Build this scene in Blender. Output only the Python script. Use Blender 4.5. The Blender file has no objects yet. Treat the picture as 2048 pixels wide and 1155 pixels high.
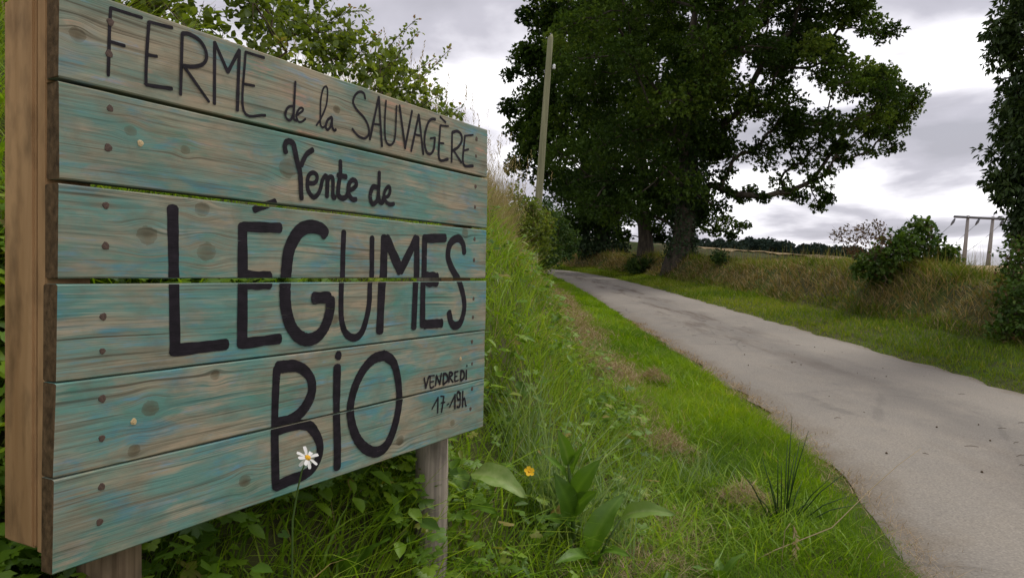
import bpy, bmesh, math, random
import numpy as np
from mathutils import Vector, Matrix

# ------------------------------------------------------------------ camera, sky, sun, exposure
scene = bpy.context.scene
COL = scene.collection
rng = np.random.default_rng(11)
random.seed(11)
EYE = np.array([0.0, 0.0, 1.5])
PITCH, ROLL = math.radians(1.34), math.radians(0.9)
FOCAL = 1500.0 / 2048.0
_f = np.array([0, math.cos(PITCH), -math.sin(PITCH)])
_u0 = np.array([0, math.sin(PITCH), math.cos(PITCH)])
_r0 = np.array([1.0, 0, 0])
_r = _r0 * math.cos(ROLL) + _u0 * math.sin(ROLL)
_u = _u0 * math.cos(ROLL) - _r0 * math.sin(ROLL)
cam = bpy.data.cameras.new('camera')
cam.sensor_width = 36.0
cam.sensor_fit = 'HORIZONTAL'
cam.lens = FOCAL * 36.0
cam.clip_start, cam.clip_end = 0.05, 4000.0
camo = bpy.data.objects.new('camera', cam)
COL.objects.link(camo)
camo.matrix_world = Matrix(((_r[0], _u[0], -_f[0], EYE[0]), (_r[1], _u[1], -_f[1], EYE[1]),
                            (_r[2], _u[2], -_f[2], EYE[2]), (0, 0, 0, 1)))
scene.camera = camo

SUN_ELEV, SUN_AZ = math.radians(52), math.radians(50)     # azimuth from +Y towards +X
world = bpy.data.worlds.new('World')
scene.world = world
world.use_nodes = True
wt = world.node_tree
wt.nodes.clear()


def nd(nt, kind, **kw):
    n = nt.nodes.new(kind)
    for k, v in kw.items():
        if k == 'ins':
            for kk, vv in v.items():
                if hasattr(vv, 'is_linked') or isinstance(vv, bpy.types.NodeSocket):
                    nt.links.new(vv, n.inputs[kk])
                else:
                    n.inputs[kk].default_value = vv
        else:
            setattr(n, k, v)
    return n


def mth(nt, op, a, b=None, c=None, clamp=False):
    n = nt.nodes.new('ShaderNodeMath')
    n.operation = op
    n.use_clamp = clamp
    for i, v in enumerate((a, b, c)):
        if v is None:
            continue
        if isinstance(v, bpy.types.NodeSocket):
            nt.links.new(v, n.inputs[i])
        else:
            n.inputs[i].default_value = v
    return n.outputs[0]


def ramp(nt, fac, stops, interp='LINEAR'):
    n = nt.nodes.new('ShaderNodeValToRGB')
    n.color_ramp.interpolation = interp
    el = n.color_ramp.elements
    while len(el) < len(stops):
        el.new(0.5)
    for e, (p, c) in zip(el, stops):
        e.position = p
        e.color = (c, c, c, 1) if not hasattr(c, '__len__') else (*c, 1)
    nt.links.new(fac, n.inputs[0])
    return n.outputs[0]


def mixc(nt, fac, a, b, mode='MIX'):
    n = nt.nodes.new('ShaderNodeMix')
    n.data_type = 'RGBA'
    n.blend_type = mode
    for k, v in ((0, fac), (6, a), (7, b)):
        if isinstance(v, bpy.types.NodeSocket):
            nt.links.new(v, n.inputs[k])
        else:
            n.inputs[k].default_value = v if k == 0 else (*v, 1)
    return n.outputs[2]


def noise(nt, vec, scale=1.0, detail=3.0, rough=0.55, dist=0.0):
    n = nt.nodes.new('ShaderNodeTexNoise')
    n.inputs['Scale'].default_value = scale
    n.inputs['Detail'].default_value = detail
    n.inputs['Roughness'].default_value = rough
    n.inputs['Distortion'].default_value = dist
    if vec is not None:
        nt.links.new(vec, n.inputs['Vector'])
    return n.outputs['Fac']


def mapping(nt, vec, scale=(1, 1, 1), loc=(0, 0, 0)):
    n = nt.nodes.new('ShaderNodeMapping')
    n.inputs['Scale'].default_value = scale
    n.inputs['Location'].default_value = loc
    nt.links.new(vec, n.inputs['Vector'])
    return n.outputs[0]


# overcast: Nishita daylight behind a nearly closed deck of broken stratocumulus
_tc = nd(wt, 'ShaderNodeTexCoord')
_sep = nd(wt, 'ShaderNodeSeparateXYZ', ins={0: _tc.outputs['Generated']})
_zz = mth(wt, 'ADD', mth(wt, 'MAXIMUM', _sep.outputs[2], 0.0), 0.14)
_cv = nd(wt, 'ShaderNodeCombineXYZ', ins={0: mth(wt, 'DIVIDE', _sep.outputs[0], _zz), 1: mth(wt, 'DIVIDE', _sep.outputs[1], _zz), 2: 0.0})
_n1 = noise(wt, mapping(wt, _cv.outputs[0], (1.25, 1.1, 1), (2.2, 8.4, 0)), 1.0, 7.0, 0.5, 0.2)
_n2 = noise(wt, mapping(wt, _cv.outputs[0], (0.45, 0.4, 1), (10.92, 1.98, 0)), 1.0, 2.0, 0.5, 0.2)
_cl = mth(wt, 'ADD', mth(wt, 'MULTIPLY', _n1, 0.7), mth(wt, 'MULTIPLY', _n2, 0.3))
_cc = ramp(wt, _cl, [(0.40, (0.34, 0.335, 0.375)), (0.47, (0.43, 0.42, 0.47)), (0.525, (0.68, 0.665, 0.71)), (0.585, (1.08, 1.065, 1.08))])
_sky = nd(wt, 'ShaderNodeTexSky', sky_type='NISHITA', sun_disc=False, sun_elevation=SUN_ELEV, sun_rotation=SUN_AZ)
_b1 = nd(wt, 'ShaderNodeBackground', ins={0: _sky.outputs[0], 1: 0.1})
_b2 = nd(wt, 'ShaderNodeBackground', ins={0: _cc, 1: 1.0})
_cover = ramp(wt, _n2, [(0.2, 0.90), (0.45, 0.98)])
_mx = nd(wt, 'ShaderNodeMixShader', ins={0: _cover, 1: _b1.outputs[0], 2: _b2.outputs[0]})
_wo = nd(wt, 'ShaderNodeOutputWorld', ins={0: _mx.outputs[0]})

sun = bpy.data.lights.new('sun', 'SUN')
sun.energy = 1.5
sun.angle = math.radians(14)
sun.color = (1.0, 0.95, 0.87)
suno = bpy.data.objects.new('sun', sun)
COL.objects.link(suno)
_sd = Vector((math.sin(SUN_AZ) * math.cos(SUN_ELEV), math.cos(SUN_AZ) * math.cos(SUN_ELEV), math.sin(SUN_ELEV)))
suno.rotation_euler = (-_sd).to_track_quat('-Z', 'Y').to_euler()

scene.view_settings.view_transform = 'Standard'
scene.view_settings.look = 'None'
scene.view_settings.exposure = 0.55
scene.view_settings.gamma = 1.0
scene.view_settings.use_curve_mapping = False
scene.render.engine = 'CYCLES'
scene.cycles.use_denoising = True
scene.cycles.max_bounces = 6
scene.cycles.transparent_max_bounces = 4


# ------------------------------------------------------------------ helpers
def at(px, py, depth):
    """point of the place seen in direction (px, py) of the photograph, at a distance along +Y"""
    d = _f + _r * ((px - 1024) / 1500.0) - _u * ((py - 577.5) / 1500.0)
    return EYE + d * (depth / d[1])


def tag(o, label=None, cat=None, group=None, kind=None):
    if label: o['label'] = label
    if cat: o['category'] = cat
    if group: o['group'] = group
    if kind: o['kind'] = kind
    return o


def link(name, data, parent=None):
    o = bpy.data.objects.new(name, data)
    COL.objects.link(o)
    if parent is not None:
        o.parent = parent
    return o


def empty(name, loc, label, cat, group=None, rz=0.0):
    o = link(name, None)
    o.location = loc
    o.rotation_euler = (0, 0, rz)
    o.empty_display_size = 0.1
    return tag(o, label, cat, group)


def mesh_np(name, V, faces, mats, tint=None, smooth=False, midx=None):
    """V (n,3); faces: list of (k,m) index arrays"""
    me = bpy.data.meshes.new(name)
    V = np.asarray(V, dtype=np.float32).reshape(-1, 3)
    me.vertices.add(len(V))
    me.vertices.foreach_set('co', V.ravel())
    faces = [np.asarray(f, dtype=np.int32) for f in faces if len(f)]
    li = np.concatenate([f.ravel() for f in faces])
    tot = np.concatenate([np.full(len(f), f.shape[1], np.int32) for f in faces])
    st = np.concatenate([[0], np.cumsum(tot)[:-1]]).astype(np.int32)
    me.loops.add(len(li))
    me.loops.foreach_set('vertex_index', li)
    me.polygons.add(len(tot))
    me.polygons.foreach_set('loop_start', st)
    me.polygons.foreach_set('loop_total', tot)
    if midx is not None:
        me.polygons.foreach_set('material_index', np.asarray(midx, np.int32))
    if smooth:
        me.polygons.foreach_set('use_smooth', np.ones(len(tot), bool))
    for m in (mats if isinstance(mats, (list, tuple)) else [mats]):
        me.materials.append(m)
    if tint is not None:
        a = me.attributes.new('tint', 'FLOAT', 'POINT')
        a.data.foreach_set('value', np.asarray(tint, np.float32))
    me.update(calc_edges=True)
    me.validate()
    return me


class Geo:
    """collects vertices, faces and tints of many small shapes"""
    def __init__(s):
        s.V, s.F, s.T, s.n = [], {}, [], 0

    def add(s, V, faces, tint):
        V = np.asarray(V, float).reshape(-1, 3)
        for f in faces:
            f = np.asarray(f, int)
            s.F.setdefault(f.shape[1], []).append(f + s.n)
        s.V.append(V)
        s.T.append(np.broadcast_to(np.asarray(tint, float), (len(V),)))
        s.n += len(V)

    def mesh(s, name, mats, smooth=False):
        return mesh_np(name, np.concatenate(s.V), [np.concatenate(f) for f in s.F.values()], mats, np.concatenate(s.T), smooth)


def unit(a):
    a = np.asarray(a, float)
    return a / (np.linalg.norm(a, axis=-1, keepdims=True) + 1e-9)


def blades(g, P, h, w, az, lean, curl, tint, levels=(0, .4, .75)):
    """tapering, arching grass blades"""
    P = np.asarray(P, float); N = len(P); K = len(levels)
    h, w, az, lean, curl, tint = [np.broadcast_to(np.asarray(a, float), (N,)) for a in (h, w, az, lean, curl, tint)]
    d = np.stack([np.cos(az), np.sin(az), np.zeros(N)], 1)
    fz = az + np.pi / 2 + rng.normal(0, .7, N)
    sd = np.stack([np.cos(fz), np.sin(fz), np.zeros(N)], 1)
    V = np.zeros((N, 2 * K + 1, 3))
    for k, t in enumerate(list(levels) + [1.0]):
        c = P + d * (h * (lean * t + curl * t * t))[:, None]
        c[:, 2] += h * t * (1 - .5 * np.clip(curl, 0, 1.5) * t)
        if k == K:
            V[:, 2 * K] = c
        else:
            hw = (w * .5 * (1 - t ** 1.6))[:, None] if t > 0 else (w * .4)[:, None]
            V[:, 2 * k] = c - sd * hw
            V[:, 2 * k + 1] = c + sd * hw
    b = (np.arange(N) * (2 * K + 1))[:, None]
    F = [b + np.array([[2 * k, 2 * k + 1, 2 * k + 3, 2 * k + 2]]) for k in range(K - 1)]
    g.add(V, F + [b + np.array([[2 * K - 2, 2 * K - 1, 2 * K]])], np.repeat(tint, 2 * K + 1))


def leaves(g, P, D, Nn, L, W, tint, fold=.18, droop=.15, shape=(.38, .72)):
    """pointed oval leaves folded at the midrib: two quads each"""
    P = np.asarray(P, float); n = len(P)
    D = unit(D); S = unit(np.cross(D, Nn)); U = np.cross(S, D)
    L = np.broadcast_to(np.asarray(L, float), (n,))[:, None]; W = np.broadcast_to(np.asarray(W, float), (n,))[:, None]
    V = np.zeros((n, 6, 3))
    V[:, 0] = P
    a, b = shape
    for i, (t, s, ww) in enumerate(((a, 1, 1.0), (b, 1, .78), (1, 0, 0), (b, -1, .78), (a, -1, 1.0))):
        V[:, i + 1] = P + D * L * t + S * W * .5 * s * ww + U * (W * fold * abs(s) * ww - L * droop * t * t)
    b0 = (np.arange(n) * 6)[:, None]
    g.add(V, [b0 + np.array([[0, 1, 2, 3]]), b0 + np.array([[0, 3, 4, 5]])], np.repeat(np.broadcast_to(tint, (n,)), 6))


def leaves2(g, P, D, Nn, L, W, tint, fold=.2, droop=.1):
    """small far leaves: one folded kite each"""
    P = np.asarray(P, float); n = len(P)
    D = unit(D); S = unit(np.cross(D, Nn)); U = np.cross(S, D)
    L = np.broadcast_to(np.asarray(L, float), (n,))[:, None]; W = np.broadcast_to(np.asarray(W, float), (n,))[:, None]
    V = np.stack([P, P + D * L * .55 + S * W * .5 + U * W * fold, P + D * L - U * L * droop, P + D * L * .55 - S * W * .5 + U * W * fold], 1)
    b0 = (np.arange(n) * 4)[:, None]
    g.add(V, [b0 + np.array([[0, 1, 2]]), b0 + np.array([[0, 2, 3]])], np.repeat(np.broadcast_to(tint, (n,)), 4))


def lobed(g, P, D, Nn, R, tint, lobes=5, depth=.5, teeth=.12):
    """palmate, toothed leaves (crowfoot, geranium): a fan of triangles"""
    P = np.asarray(P, float); n = len(P)
    D = unit(D); S = unit(np.cross(D, Nn)); U = np.cross(S, D)
    m = lobes * 6
    th = np.linspace(-2.5, 2.5, m + 1)
    ph = (th + 2.5) / 5.0 * lobes
    fr = np.abs((ph % 1) - .5) * 2
    rad = (1 - depth * fr ** 1.5) * (.72 + .28 * np.cos(th * .5)) + teeth * ((np.arange(m + 1) % 2) - .5)
    V = np.zeros((n, m + 2, 3))
    R = np.broadcast_to(np.asarray(R, float), (n,))
    c = P + D * (R * .15)[:, None]
    V[:, 0] = c
    for i in range(m + 1):
        V[:, i + 1] = c + (D * math.cos(th[i]) + S * math.sin(th[i])) * (R * rad[i])[:, None] \
            + U * (R * (.16 * (1 - fr[i]) * rad[i] - .25 * rad[i] ** 2) + R * rng.normal(0, .04, n))[:, None]
    b0 = (np.arange(n) * (m + 2))[:, None]
    F = [b0 + np.array([[0, i + 1, i + 2]]) for i in range(m)]
    g.add(V, F, np.repeat(np.broadcast_to(tint, (n,)), m + 2))


def tube(g, pts, rad, sides=6, tint=.5, cap=True):
    pts = np.asarray(pts, float); k = len(pts)
    rad = np.broadcast_to(np.asarray(rad, float), (k,))
    tan = unit(np.gradient(pts, axis=0))
    ref = np.array([0, 0, 1.0]) if abs(tan[0][2]) < .9 else np.array([1.0, 0, 0])
    V = np.zeros((k, sides, 3))
    for i in range(k):
        a = unit(np.cross(tan[i], ref)); b = np.cross(tan[i], a)
        for j in range(sides):
            t = 2 * math.pi * j / sides
            V[i, j] = pts[i] + (a * math.cos(t) + b * math.sin(t)) * rad[i]
    F = []
    for i in range(k - 1):
        for j in range(sides):
            F.append((i * sides + j, i * sides + (j + 1) % sides, (i + 1) * sides + (j + 1) % sides, (i + 1) * sides + j))
    V = V.reshape(-1, 3)
    fl = [np.array(F)]
    if cap:
        V = np.vstack([V, pts[-1][None], pts[0][None]])
        o = (k - 1) * sides
        fl.append(np.array([(o + j, o + (j + 1) % sides, k * sides) for j in range(sides)] +
                           [((j + 1) % sides, j, k * sides + 1) for j in range(sides)]))
    g.add(V, fl, tint)


def box_bm(bm, lo, hi):
    r = bmesh.ops.create_cube(bm, size=1)
    for v in r['verts']:
        v.co = Vector([(lo[i] + hi[i]) / 2 + v.co[i] * (hi[i] - lo[i]) for i in range(3)])
    return r['verts']


def bm_obj(name, bm, mat, parent=None, smooth=False):
    me = bpy.data.meshes.new(name)
    bm.to_mesh(me)
    bm.free()
    for m in (mat if isinstance(mat, (list, tuple)) else [mat]):
        me.materials.append(m)
    if smooth:
        for p in me.polygons:
            p.use_smooth = True
    return link(name, me, parent)


def inside(poly, x, y):
    poly = np.asarray(poly, float); r = np.zeros(len(x), bool)
    j = len(poly) - 1
    for i in range(len(poly)):
        xi, yi = poly[i]; xj, yj = poly[j]
        c = ((yi > y) != (yj > y)) & (x < (xj - xi) * (y - yi) / (yj - yi + 1e-9) + xi)
        r ^= c; j = i
    return r


def edge_dist(poly, x, y):
    poly = np.asarray(poly, float); best = np.full(len(x), 1e9)
    for i in range(len(poly)):
        a = poly[i - 1]; b = poly[i]; ab = b - a
        t = np.clip(((x - a[0]) * ab[0] + (y - a[1]) * ab[1]) / (ab @ ab + 1e-9), 0, 1)
        best = np.minimum(best, np.hypot(x - a[0] - t * ab[0], y - a[1] - t * ab[1]))
    return best


# ------------------------------------------------------------------ materials
def new_mat(name):
    m = bpy.data.materials.new(name)
    m.use_nodes = True
    m.node_tree.nodes.clear()
    return m, m.node_tree


def principled(nt, color, rough=.7, bump=None, bstr=.3, bdist=.01, spec=.3):
    p = nd(nt, 'ShaderNodeBsdfPrincipled')
    for k, v in (('Base Color', color), ('Roughness', rough)):
        if isinstance(v, bpy.types.NodeSocket):
            nt.links.new(v, p.inputs[k])
        else:
            p.inputs[k].default_value = (*v, 1) if hasattr(v, '__len__') else v
    p.inputs['Specular IOR Level'].default_value = spec
    if bump is not None:
        b = nd(nt, 'ShaderNodeBump', ins={'Strength': bstr, 'Distance': bdist, 'Height': bump})
        nt.links.new(b.outputs[0], p.inputs['Normal'])
    o = nd(nt, 'ShaderNodeOutputMaterial')
    nt.links.new(p.outputs[0], o.inputs[0])
    return p


def foliage(name, stops, trans=.35, gloss=.06, rough=.45, fine=60.0):
    gloss *= .35
    """thin leaf: diffuse plus light through the blade; colour by the plant's own tint value"""
    m, nt = new_mat(name)
    a = nd(nt, 'ShaderNodeAttribute', attribute_name='tint')
    tc = nd(nt, 'ShaderNodeTexCoord')
    nz = noise(nt, tc.outputs['Object'], fine, 2.0)
    f = mth(nt, 'ADD', a.outputs['Fac'], mth(nt, 'MULTIPLY', mth(nt, 'SUBTRACT', nz, .5), .25), clamp=True)
    c = ramp(nt, f, stops)
    d = nd(nt, 'ShaderNodeBsdfDiffuse', ins={0: c})
    tcol = mixc(nt, 1.0, c, (1.25, 1.2, .6), 'MULTIPLY')
    t = nd(nt, 'ShaderNodeBsdfTranslucent', ins={0: tcol})
    mx = nd(nt, 'ShaderNodeMixShader', ins={0: trans, 1: d.outputs[0], 2: t.outputs[0]})
    gl = nd(nt, 'ShaderNodeBsdfGlossy', ins={0: (.9, .95, .9, 1), 'Roughness': rough})
    m2 = nd(nt, 'ShaderNodeMixShader', ins={0: gloss, 1: mx.outputs[0], 2: gl.outputs[0]})
    o = nd(nt, 'ShaderNodeOutputMaterial')
    nt.links.new(m2.outputs[0], o.inputs[0])
    return m


def simple(name, c1, c2, scale=(8, 8, 8), rough=.8, bump=.3, bdist=.01, detail=4, spec=.25):
    m, nt = new_mat(name)
    tc = nd(nt, 'ShaderNodeTexCoord')
    n = noise(nt, mapping(nt, tc.outputs['Object'], scale), 1.0, detail)
    principled(nt, ramp(nt, n, [(.3, c1), (.7, c2)]), rough, n, bump, bdist, spec)
    return m


M = {}
M['grass'] = foliage('grass_lush', [(0, (.070, .150, .005)), (.45, (.155, .275, .008)), (.75, (.24, .35, .014)), (.92, (.32, .36, .05)), (1, (.42, .33, .17))], .48, .03)
M['bankgrass'] = foliage('grass_bank', [(0, (.075, .140, .006)), (.4, (.185, .295, .010)), (.62, (.27, .35, .03)), (.74, (.33, .265, .12)), (1, (.46, .34, .20))], .45, .03)
M['meadow'] = foliage('grass_meadow', [(0, (.085, .18, .008)), (.5, (.20, .345, .015)), (.85, (.32, .43, .04)), (1, (.42, .42, .10))], .45, .06)
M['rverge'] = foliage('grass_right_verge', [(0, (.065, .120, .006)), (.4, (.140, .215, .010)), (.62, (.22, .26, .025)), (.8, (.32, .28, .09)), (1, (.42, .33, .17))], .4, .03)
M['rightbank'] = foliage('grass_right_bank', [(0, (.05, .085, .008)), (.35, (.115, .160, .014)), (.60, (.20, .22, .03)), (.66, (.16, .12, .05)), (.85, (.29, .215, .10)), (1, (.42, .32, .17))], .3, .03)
M['dry'] = foliage('grass_dry', [(0, (.14, .13, .05)), (.4, (.28, .23, .11)), (1, (.46, .36, .22))], .3, .03)
M['herb'] = foliage('herb_leaf', [(0, (.045, .105, .005)), (.5, (.110, .210, .008)), (.85, (.19, .29, .014)), (1, (.24, .19, .05))], .38, .07, .5)
M['tuft'] = foliage('tuft_leaf', [(0, (.10, .18, .045)), (.6, (.22, .32, .11)), (1, (.34, .42, .16))], .35, .07)
M['oak'] = foliage('oak_leaf', [(0, (.020, .042, .007)), (.5, (.046, .086, .012)), (.8, (.088, .145, .018)), (1, (.14, .20, .03))], .35, .03, .5, 4)
M['ivy'] = foliage('ivy_leaf', [(0, (.012, .026, .010)), (.6, (.024, .045, .014)), (1, (.04, .07, .02))], .12, .05, .4, 4)
M['bramble'] = foliage('bramble_leaf', [(0, (.075, .115, .018)), (.5, (.150, .205, .028)), (.85, (.23, .29, .05)), (1, (.26, .14, .07))], .45, .07, .45, 30)
M['hedge'] = foliage('hedge_leaf', [(0, (.020, .045, .012)), (.5, (.04, .08, .018)), (1, (.08, .13, .025))], .28, .04, .5, 10)
M['shrub'] = foliage('shrub_leaf', [(0, (.032, .068, .010)), (.5, (.065, .120, .016)), (.85, (.11, .17, .026)), (1, (.2, .10, .06))], .3, .05, .5, 12)
M['rose'] = foliage('rose_leaf', [(0, (.06, .055, .025)), (.5, (.11, .065, .035)), (1, (.15, .075, .05))], .35, .04, .5, 12)
M['rtree'] = foliage('ash_leaf', [(0, (.022, .042, .012)), (.5, (.040, .068, .018)), (1, (.080, .115, .028))], .25, .05, .45, 8)
M['wood_far'] = foliage('far_leaf', [(0, (.018, .030, .024)), (.5, (.026, .042, .032)), (1, (.042, .062, .042))], .1, .01, .6, .2)
M['bark'] = simple('oak_bark', (.022, .018, .013), (.085, .07, .05), (6, 6, 1.5), .95, .8, .05)
M['twig'] = simple('twig_bark', (.05, .035, .022), (.12, .085, .055), (20, 20, 20), .9, .3, .004)
M['stem'] = foliage('green_stem', [(0, (.07, .13, .03)), (1, (.14, .20, .06))], .15, .06)
M['rush'] = foliage('rush_stem', [(0, (.018, .045, .014)), (1, (.045, .085, .025))], .08, .08, .35)
M['polewood'] = simple('pole_wood', (.15, .15, .085), (.27, .26, .15), (14, 14, .7), .85, .3, .01)
M['concrete'] = simple('pylon_concrete', (.20, .18, .17), (.32, .29, .27), (1.5, 1.5, .4), .9, .2, .02)
M['metal'] = simple('dark_metal', (.07, .07, .08), (.13, .13, .14), (5, 5, 5), .6, .1)
M['porcelain'] = simple('porcelain', (.6, .6, .58), (.7, .7, .68), (9, 9, 9), .3, .02, spec=.5)

# ------------------------------------------------------------------ the lie of the land
def smooth_line(pts, n=30):
    p = np.asarray(pts, float)
    p = np.vstack([2 * p[0] - p[1], p, 2 * p[-1] - p[-2]])
    out = []
    for i in range(1, len(p) - 2):
        for t in np.linspace(0, 1, n, endpoint=False):
            a, b, c, d = p[i - 1:i + 3]
            out.append(.5 * (2 * b + (c - a) * t + (2 * a - 5 * b + 4 * c - d) * t * t + (3 * b - a - 3 * c + d) * t ** 3))
    out.append(p[-2])
    return np.array(out)


def resample(line, step):
    s = np.concatenate([[0], np.cumsum(np.linalg.norm(np.diff(line, axis=0), axis=1))])
    q = np.linspace(0, s[-1], max(2, int(s[-1] / step)))
    return np.stack([np.interp(q, s, line[:, k]) for k in range(2)], 1), q


CENTER_PTS = [(1.6, -6), (2.75, 0), (3.42, 2.5), (3.85, 5), (4.08, 8), (4.15, 13), (4.2, 20), (4.25, 28), (4.05, 38), (3.5, 46), (2.3, 54),
              (-.5, 62), (-5, 69), (-13, 75), (-30, 82), (-60, 90)]
LFOOT_PTS = [(-3.2, -6), (-.6, 0), (-.1, 1), (.35, 2), (.75, 3), (1.0, 4), (1.2, 6), (1.3, 10), (1.4, 20), (1.4, 28), (1.15, 38), (.55, 46), (-.7, 54),
             (-3.2, 60), (-7, 66), (-14, 71.5), (-30, 78), (-60, 86)]
CENTER, _ = resample(smooth_line(CENTER_PTS), .4)
LFOOT, _ = resample(smooth_line(LFOOT_PTS), .4)


def normals_right(line):
    t = unit(np.gradient(line, axis=0))
    return np.stack([t[:, 1], -t[:, 0]], 1)


RFOOT = CENTER + normals_right(CENTER) * 3.45
HALF_W = 1.62


def signed(line, x, y):
    """distance to a line, positive to its right"""
    x = np.asarray(x, float).ravel(); y = np.asarray(y, float).ravel()
    out = np.empty(len(x))
    nr = normals_right(line)
    for i in range(0, len(x), 20000):
        dx = x[i:i + 20000, None] - line[None, :, 0]; dy = y[i:i + 20000, None] - line[None, :, 1]
        k = np.argmin(dx * dx + dy * dy, 1); r = np.arange(len(k))
        out[i:i + 20000] = dx[r, k] * nr[k, 0] + dy[r, k] * nr[k, 1]
        far = np.hypot(dx[r, k], dy[r, k])
        out[i:i + 20000] = np.where(far > 3, np.sign(out[i:i + 20000]) * far, out[i:i + 20000])
    return out


_ph = rng.uniform(0, 6.28, (14, 2)); _fr = rng.normal(0, 1, (14, 2)) * np.array([1.2, 1.2])
_fr[7:] *= 3


def bumps(x, y):
    z = np.zeros_like(x)
    for k in range(14):
        z += np.sin(_fr[k, 0] * x + _fr[k, 1] * y + _ph[k, 0]) * (.05 if k < 7 else .018)
    return z * .55


def slope(y):
    return .03 * np.clip(y, -20, 120) + .012 * np.clip(y - 120, 0, 2000)


def ground_z(x, y):
    x = np.asarray(x, float); y = np.asarray(y, float); shp = x.shape
    x = x.ravel(); y = y.ravel()
    u = -signed(LFOOT, x, y); v = signed(RFOOT, x, y); c = np.abs(signed(CENTER, x, y))
    zl = np.interp(u, [-3, -1.3, 0, .55, 1.3, 2.0, 2.6, 3.5, 30, 400], [0, .03, .13, .36, 1.42, 2.2, 2.5, 2.6, 2.7, 2.7])
    zr = np.interp(v, [-3, -1.8, 0, .3, .95, 1.4, 3.0, 6.0], [0, .03, .15, .36, 1.0, 1.17, .95, .8])
    field = .8 + .022 * np.clip(y, 0, 130) - .06 * (x - 10)
    field = np.clip(field, -40, 12)
    k = np.clip((v - 3) / 3, 0, 1)
    zr = zr * (1 - k) + np.where(v > 3, field, 0) * k
    z = np.maximum(zl, zr) + np.where(v > 8, 0, 1) * bumps(x, y) * np.clip(np.maximum(u, v) * 2 + .6, .15, 1)
    rd = np.clip((c - 1.55) / .4, 0, 1)
    z = z * rd - .04 * (1 - rd)
    return (z + slope(y)).reshape(shp)


def gpt(x, y, dz=0.0):
    x = np.asarray(x, float); y = np.asarray(y, float)
    return np.stack([x, y, ground_z(x, y) + dz], -1)


def sheet(name, xs, ys, mat, dz=0.0, mask=None):
    X, Y = np.meshgrid(xs, ys)
    Z = ground_z(X, Y) + dz
    n = len(xs)
    i, j = np.meshgrid(np.arange(n - 1), np.arange(len(ys) - 1))
    a = (j * n + i).ravel()
    F = np.stack([a, a + 1, a + n + 1, a + n], 1)
    return link(name, mesh_np(name, np.stack([X, Y, Z], -1).reshape(-1, 3), [F], mat, None, True))


m, nt = new_mat('verge_soil')
tc = nd(nt, 'ShaderNodeTexCoord')
n1 = noise(nt, mapping(nt, tc.outputs['Object'], (3, 3, 3)), 1, 6)
n2 = noise(nt, mapping(nt, tc.outputs['Object'], (.35, .35, .35)), 1, 3)
cg = mixc(nt, ramp(nt, n2, [(.4, 0), (.6, 1)]), (.055, .095, .014), (.085, .080, .030))
cs = mixc(nt, ramp(nt, n1, [(.35, 0), (.65, 1)]), (.045, .045, .020), cg)
principled(nt, cs, .95, n1, .6, .05, .1)
M['soil'] = m
m, nt = new_mat('stubble')
tc = nd(nt, 'ShaderNodeTexCoord')
n1 = noise(nt, mapping(nt, tc.outputs['Object'], (.6, .12, 1)), 1, 5)
principled(nt, ramp(nt, n1, [(.3, (.22, .17, .09)), (.7, (.36, .26, .14))]), .95, n1, .3, .05, .1)
M['stubble'] = m

xs = np.concatenate([-np.geomspace(700, 7, 26), np.arange(-6, 11.01, .16), np.geomspace(11.5, 900, 60)])
ys = np.concatenate([np.linspace(-40, -4, 8), np.arange(-3, 20, .17), np.arange(20, 64, .45), np.geomspace(64, 1600, 70)])
tag(sheet('ground', xs, ys, M['soil']), 'earth verges, banks and farmland beside the lane', kind='structure')
xs, ys = xs[(xs > 13) & (xs < 420)], ys[(ys > 6) & (ys < 290)]
tag(sheet('stubble_field', xs, ys, M['stubble'], .06), 'tan stubble field beyond the right hand bank', kind='structure')

# ---- the lane
m, nt = new_mat('worn_asphalt')
at_u = nd(nt, 'ShaderNodeAttribute', attribute_name='tint')
tc = nd(nt, 'ShaderNodeTexCoord')
ob = tc.outputs['Object']
big = noise(nt, mapping(nt, ob, (.55, .22, 1)), 1, 4)
med = noise(nt, mapping(nt, ob, (3.0, 2.0, 1)), 1, 5, .6)
fin = noise(nt, mapping(nt, ob, (70, 70, 70)), 1, 3, .7)
vor = nd(nt, 'ShaderNodeTexVoronoi', ins={'Vector': mapping(nt, ob, (55, 55, 55)), 'Scale': 1.0})
agg = ramp(nt, vor.outputs['Distance'], [(.1, 1.12), (.5, .88)])
base = mixc(nt, ramp(nt, big, [(.38, 0), (.66, 1)]), (.245, .220, .185), (.190, .172, .147))
base = mixc(nt, ramp(nt, med, [(.42, 0), (.75, .55)]), base, (.275, .240, .192))
au = mth(nt, 'ABSOLUTE', at_u.outputs['Fac'])
wear = mth(nt, 'MULTIPLY', ramp(nt, mth(nt, 'ADD', au, mth(nt, 'MULTIPLY', mth(nt, 'SUBTRACT', med, .5), .5)), [(.0, 1), (.36, 0)]), .45)
base = mixc(nt, wear, base, (.125, .112, .098))
sepo = nd(nt, 'ShaderNodeSeparateXYZ', ins={0: ob})
mud = noise(nt, mapping(nt, ob, (2.2, .35, 1), (3.1, 0, 0)), 1, 5, .65)
mudm = mth(nt, 'MULTIPLY', ramp(nt, mud, [(.50, 0), (.62, 1)]), ramp(nt, mth(nt, 'DIVIDE', sepo.outputs[1], 60.0), [(.12, .2), (.3, .9)]))
mudm = mth(nt, 'MULTIPLY', mudm, ramp(nt, mth(nt, 'ABSOLUTE', mth(nt, 'ADD', at_u.outputs['Fac'], .12)), [(.25, 1), (.5, 0)]))
base = mixc(nt, mudm, base, (.095, .070, .052))
edge = ramp(nt, mth(nt, 'ADD', au, mth(nt, 'MULTIPLY', mth(nt, 'SUBTRACT', med, .5), .55)), [(.80, 0), (1.0, .85)])
base = mixc(nt, edge, base, (.165, .135, .10))
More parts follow.
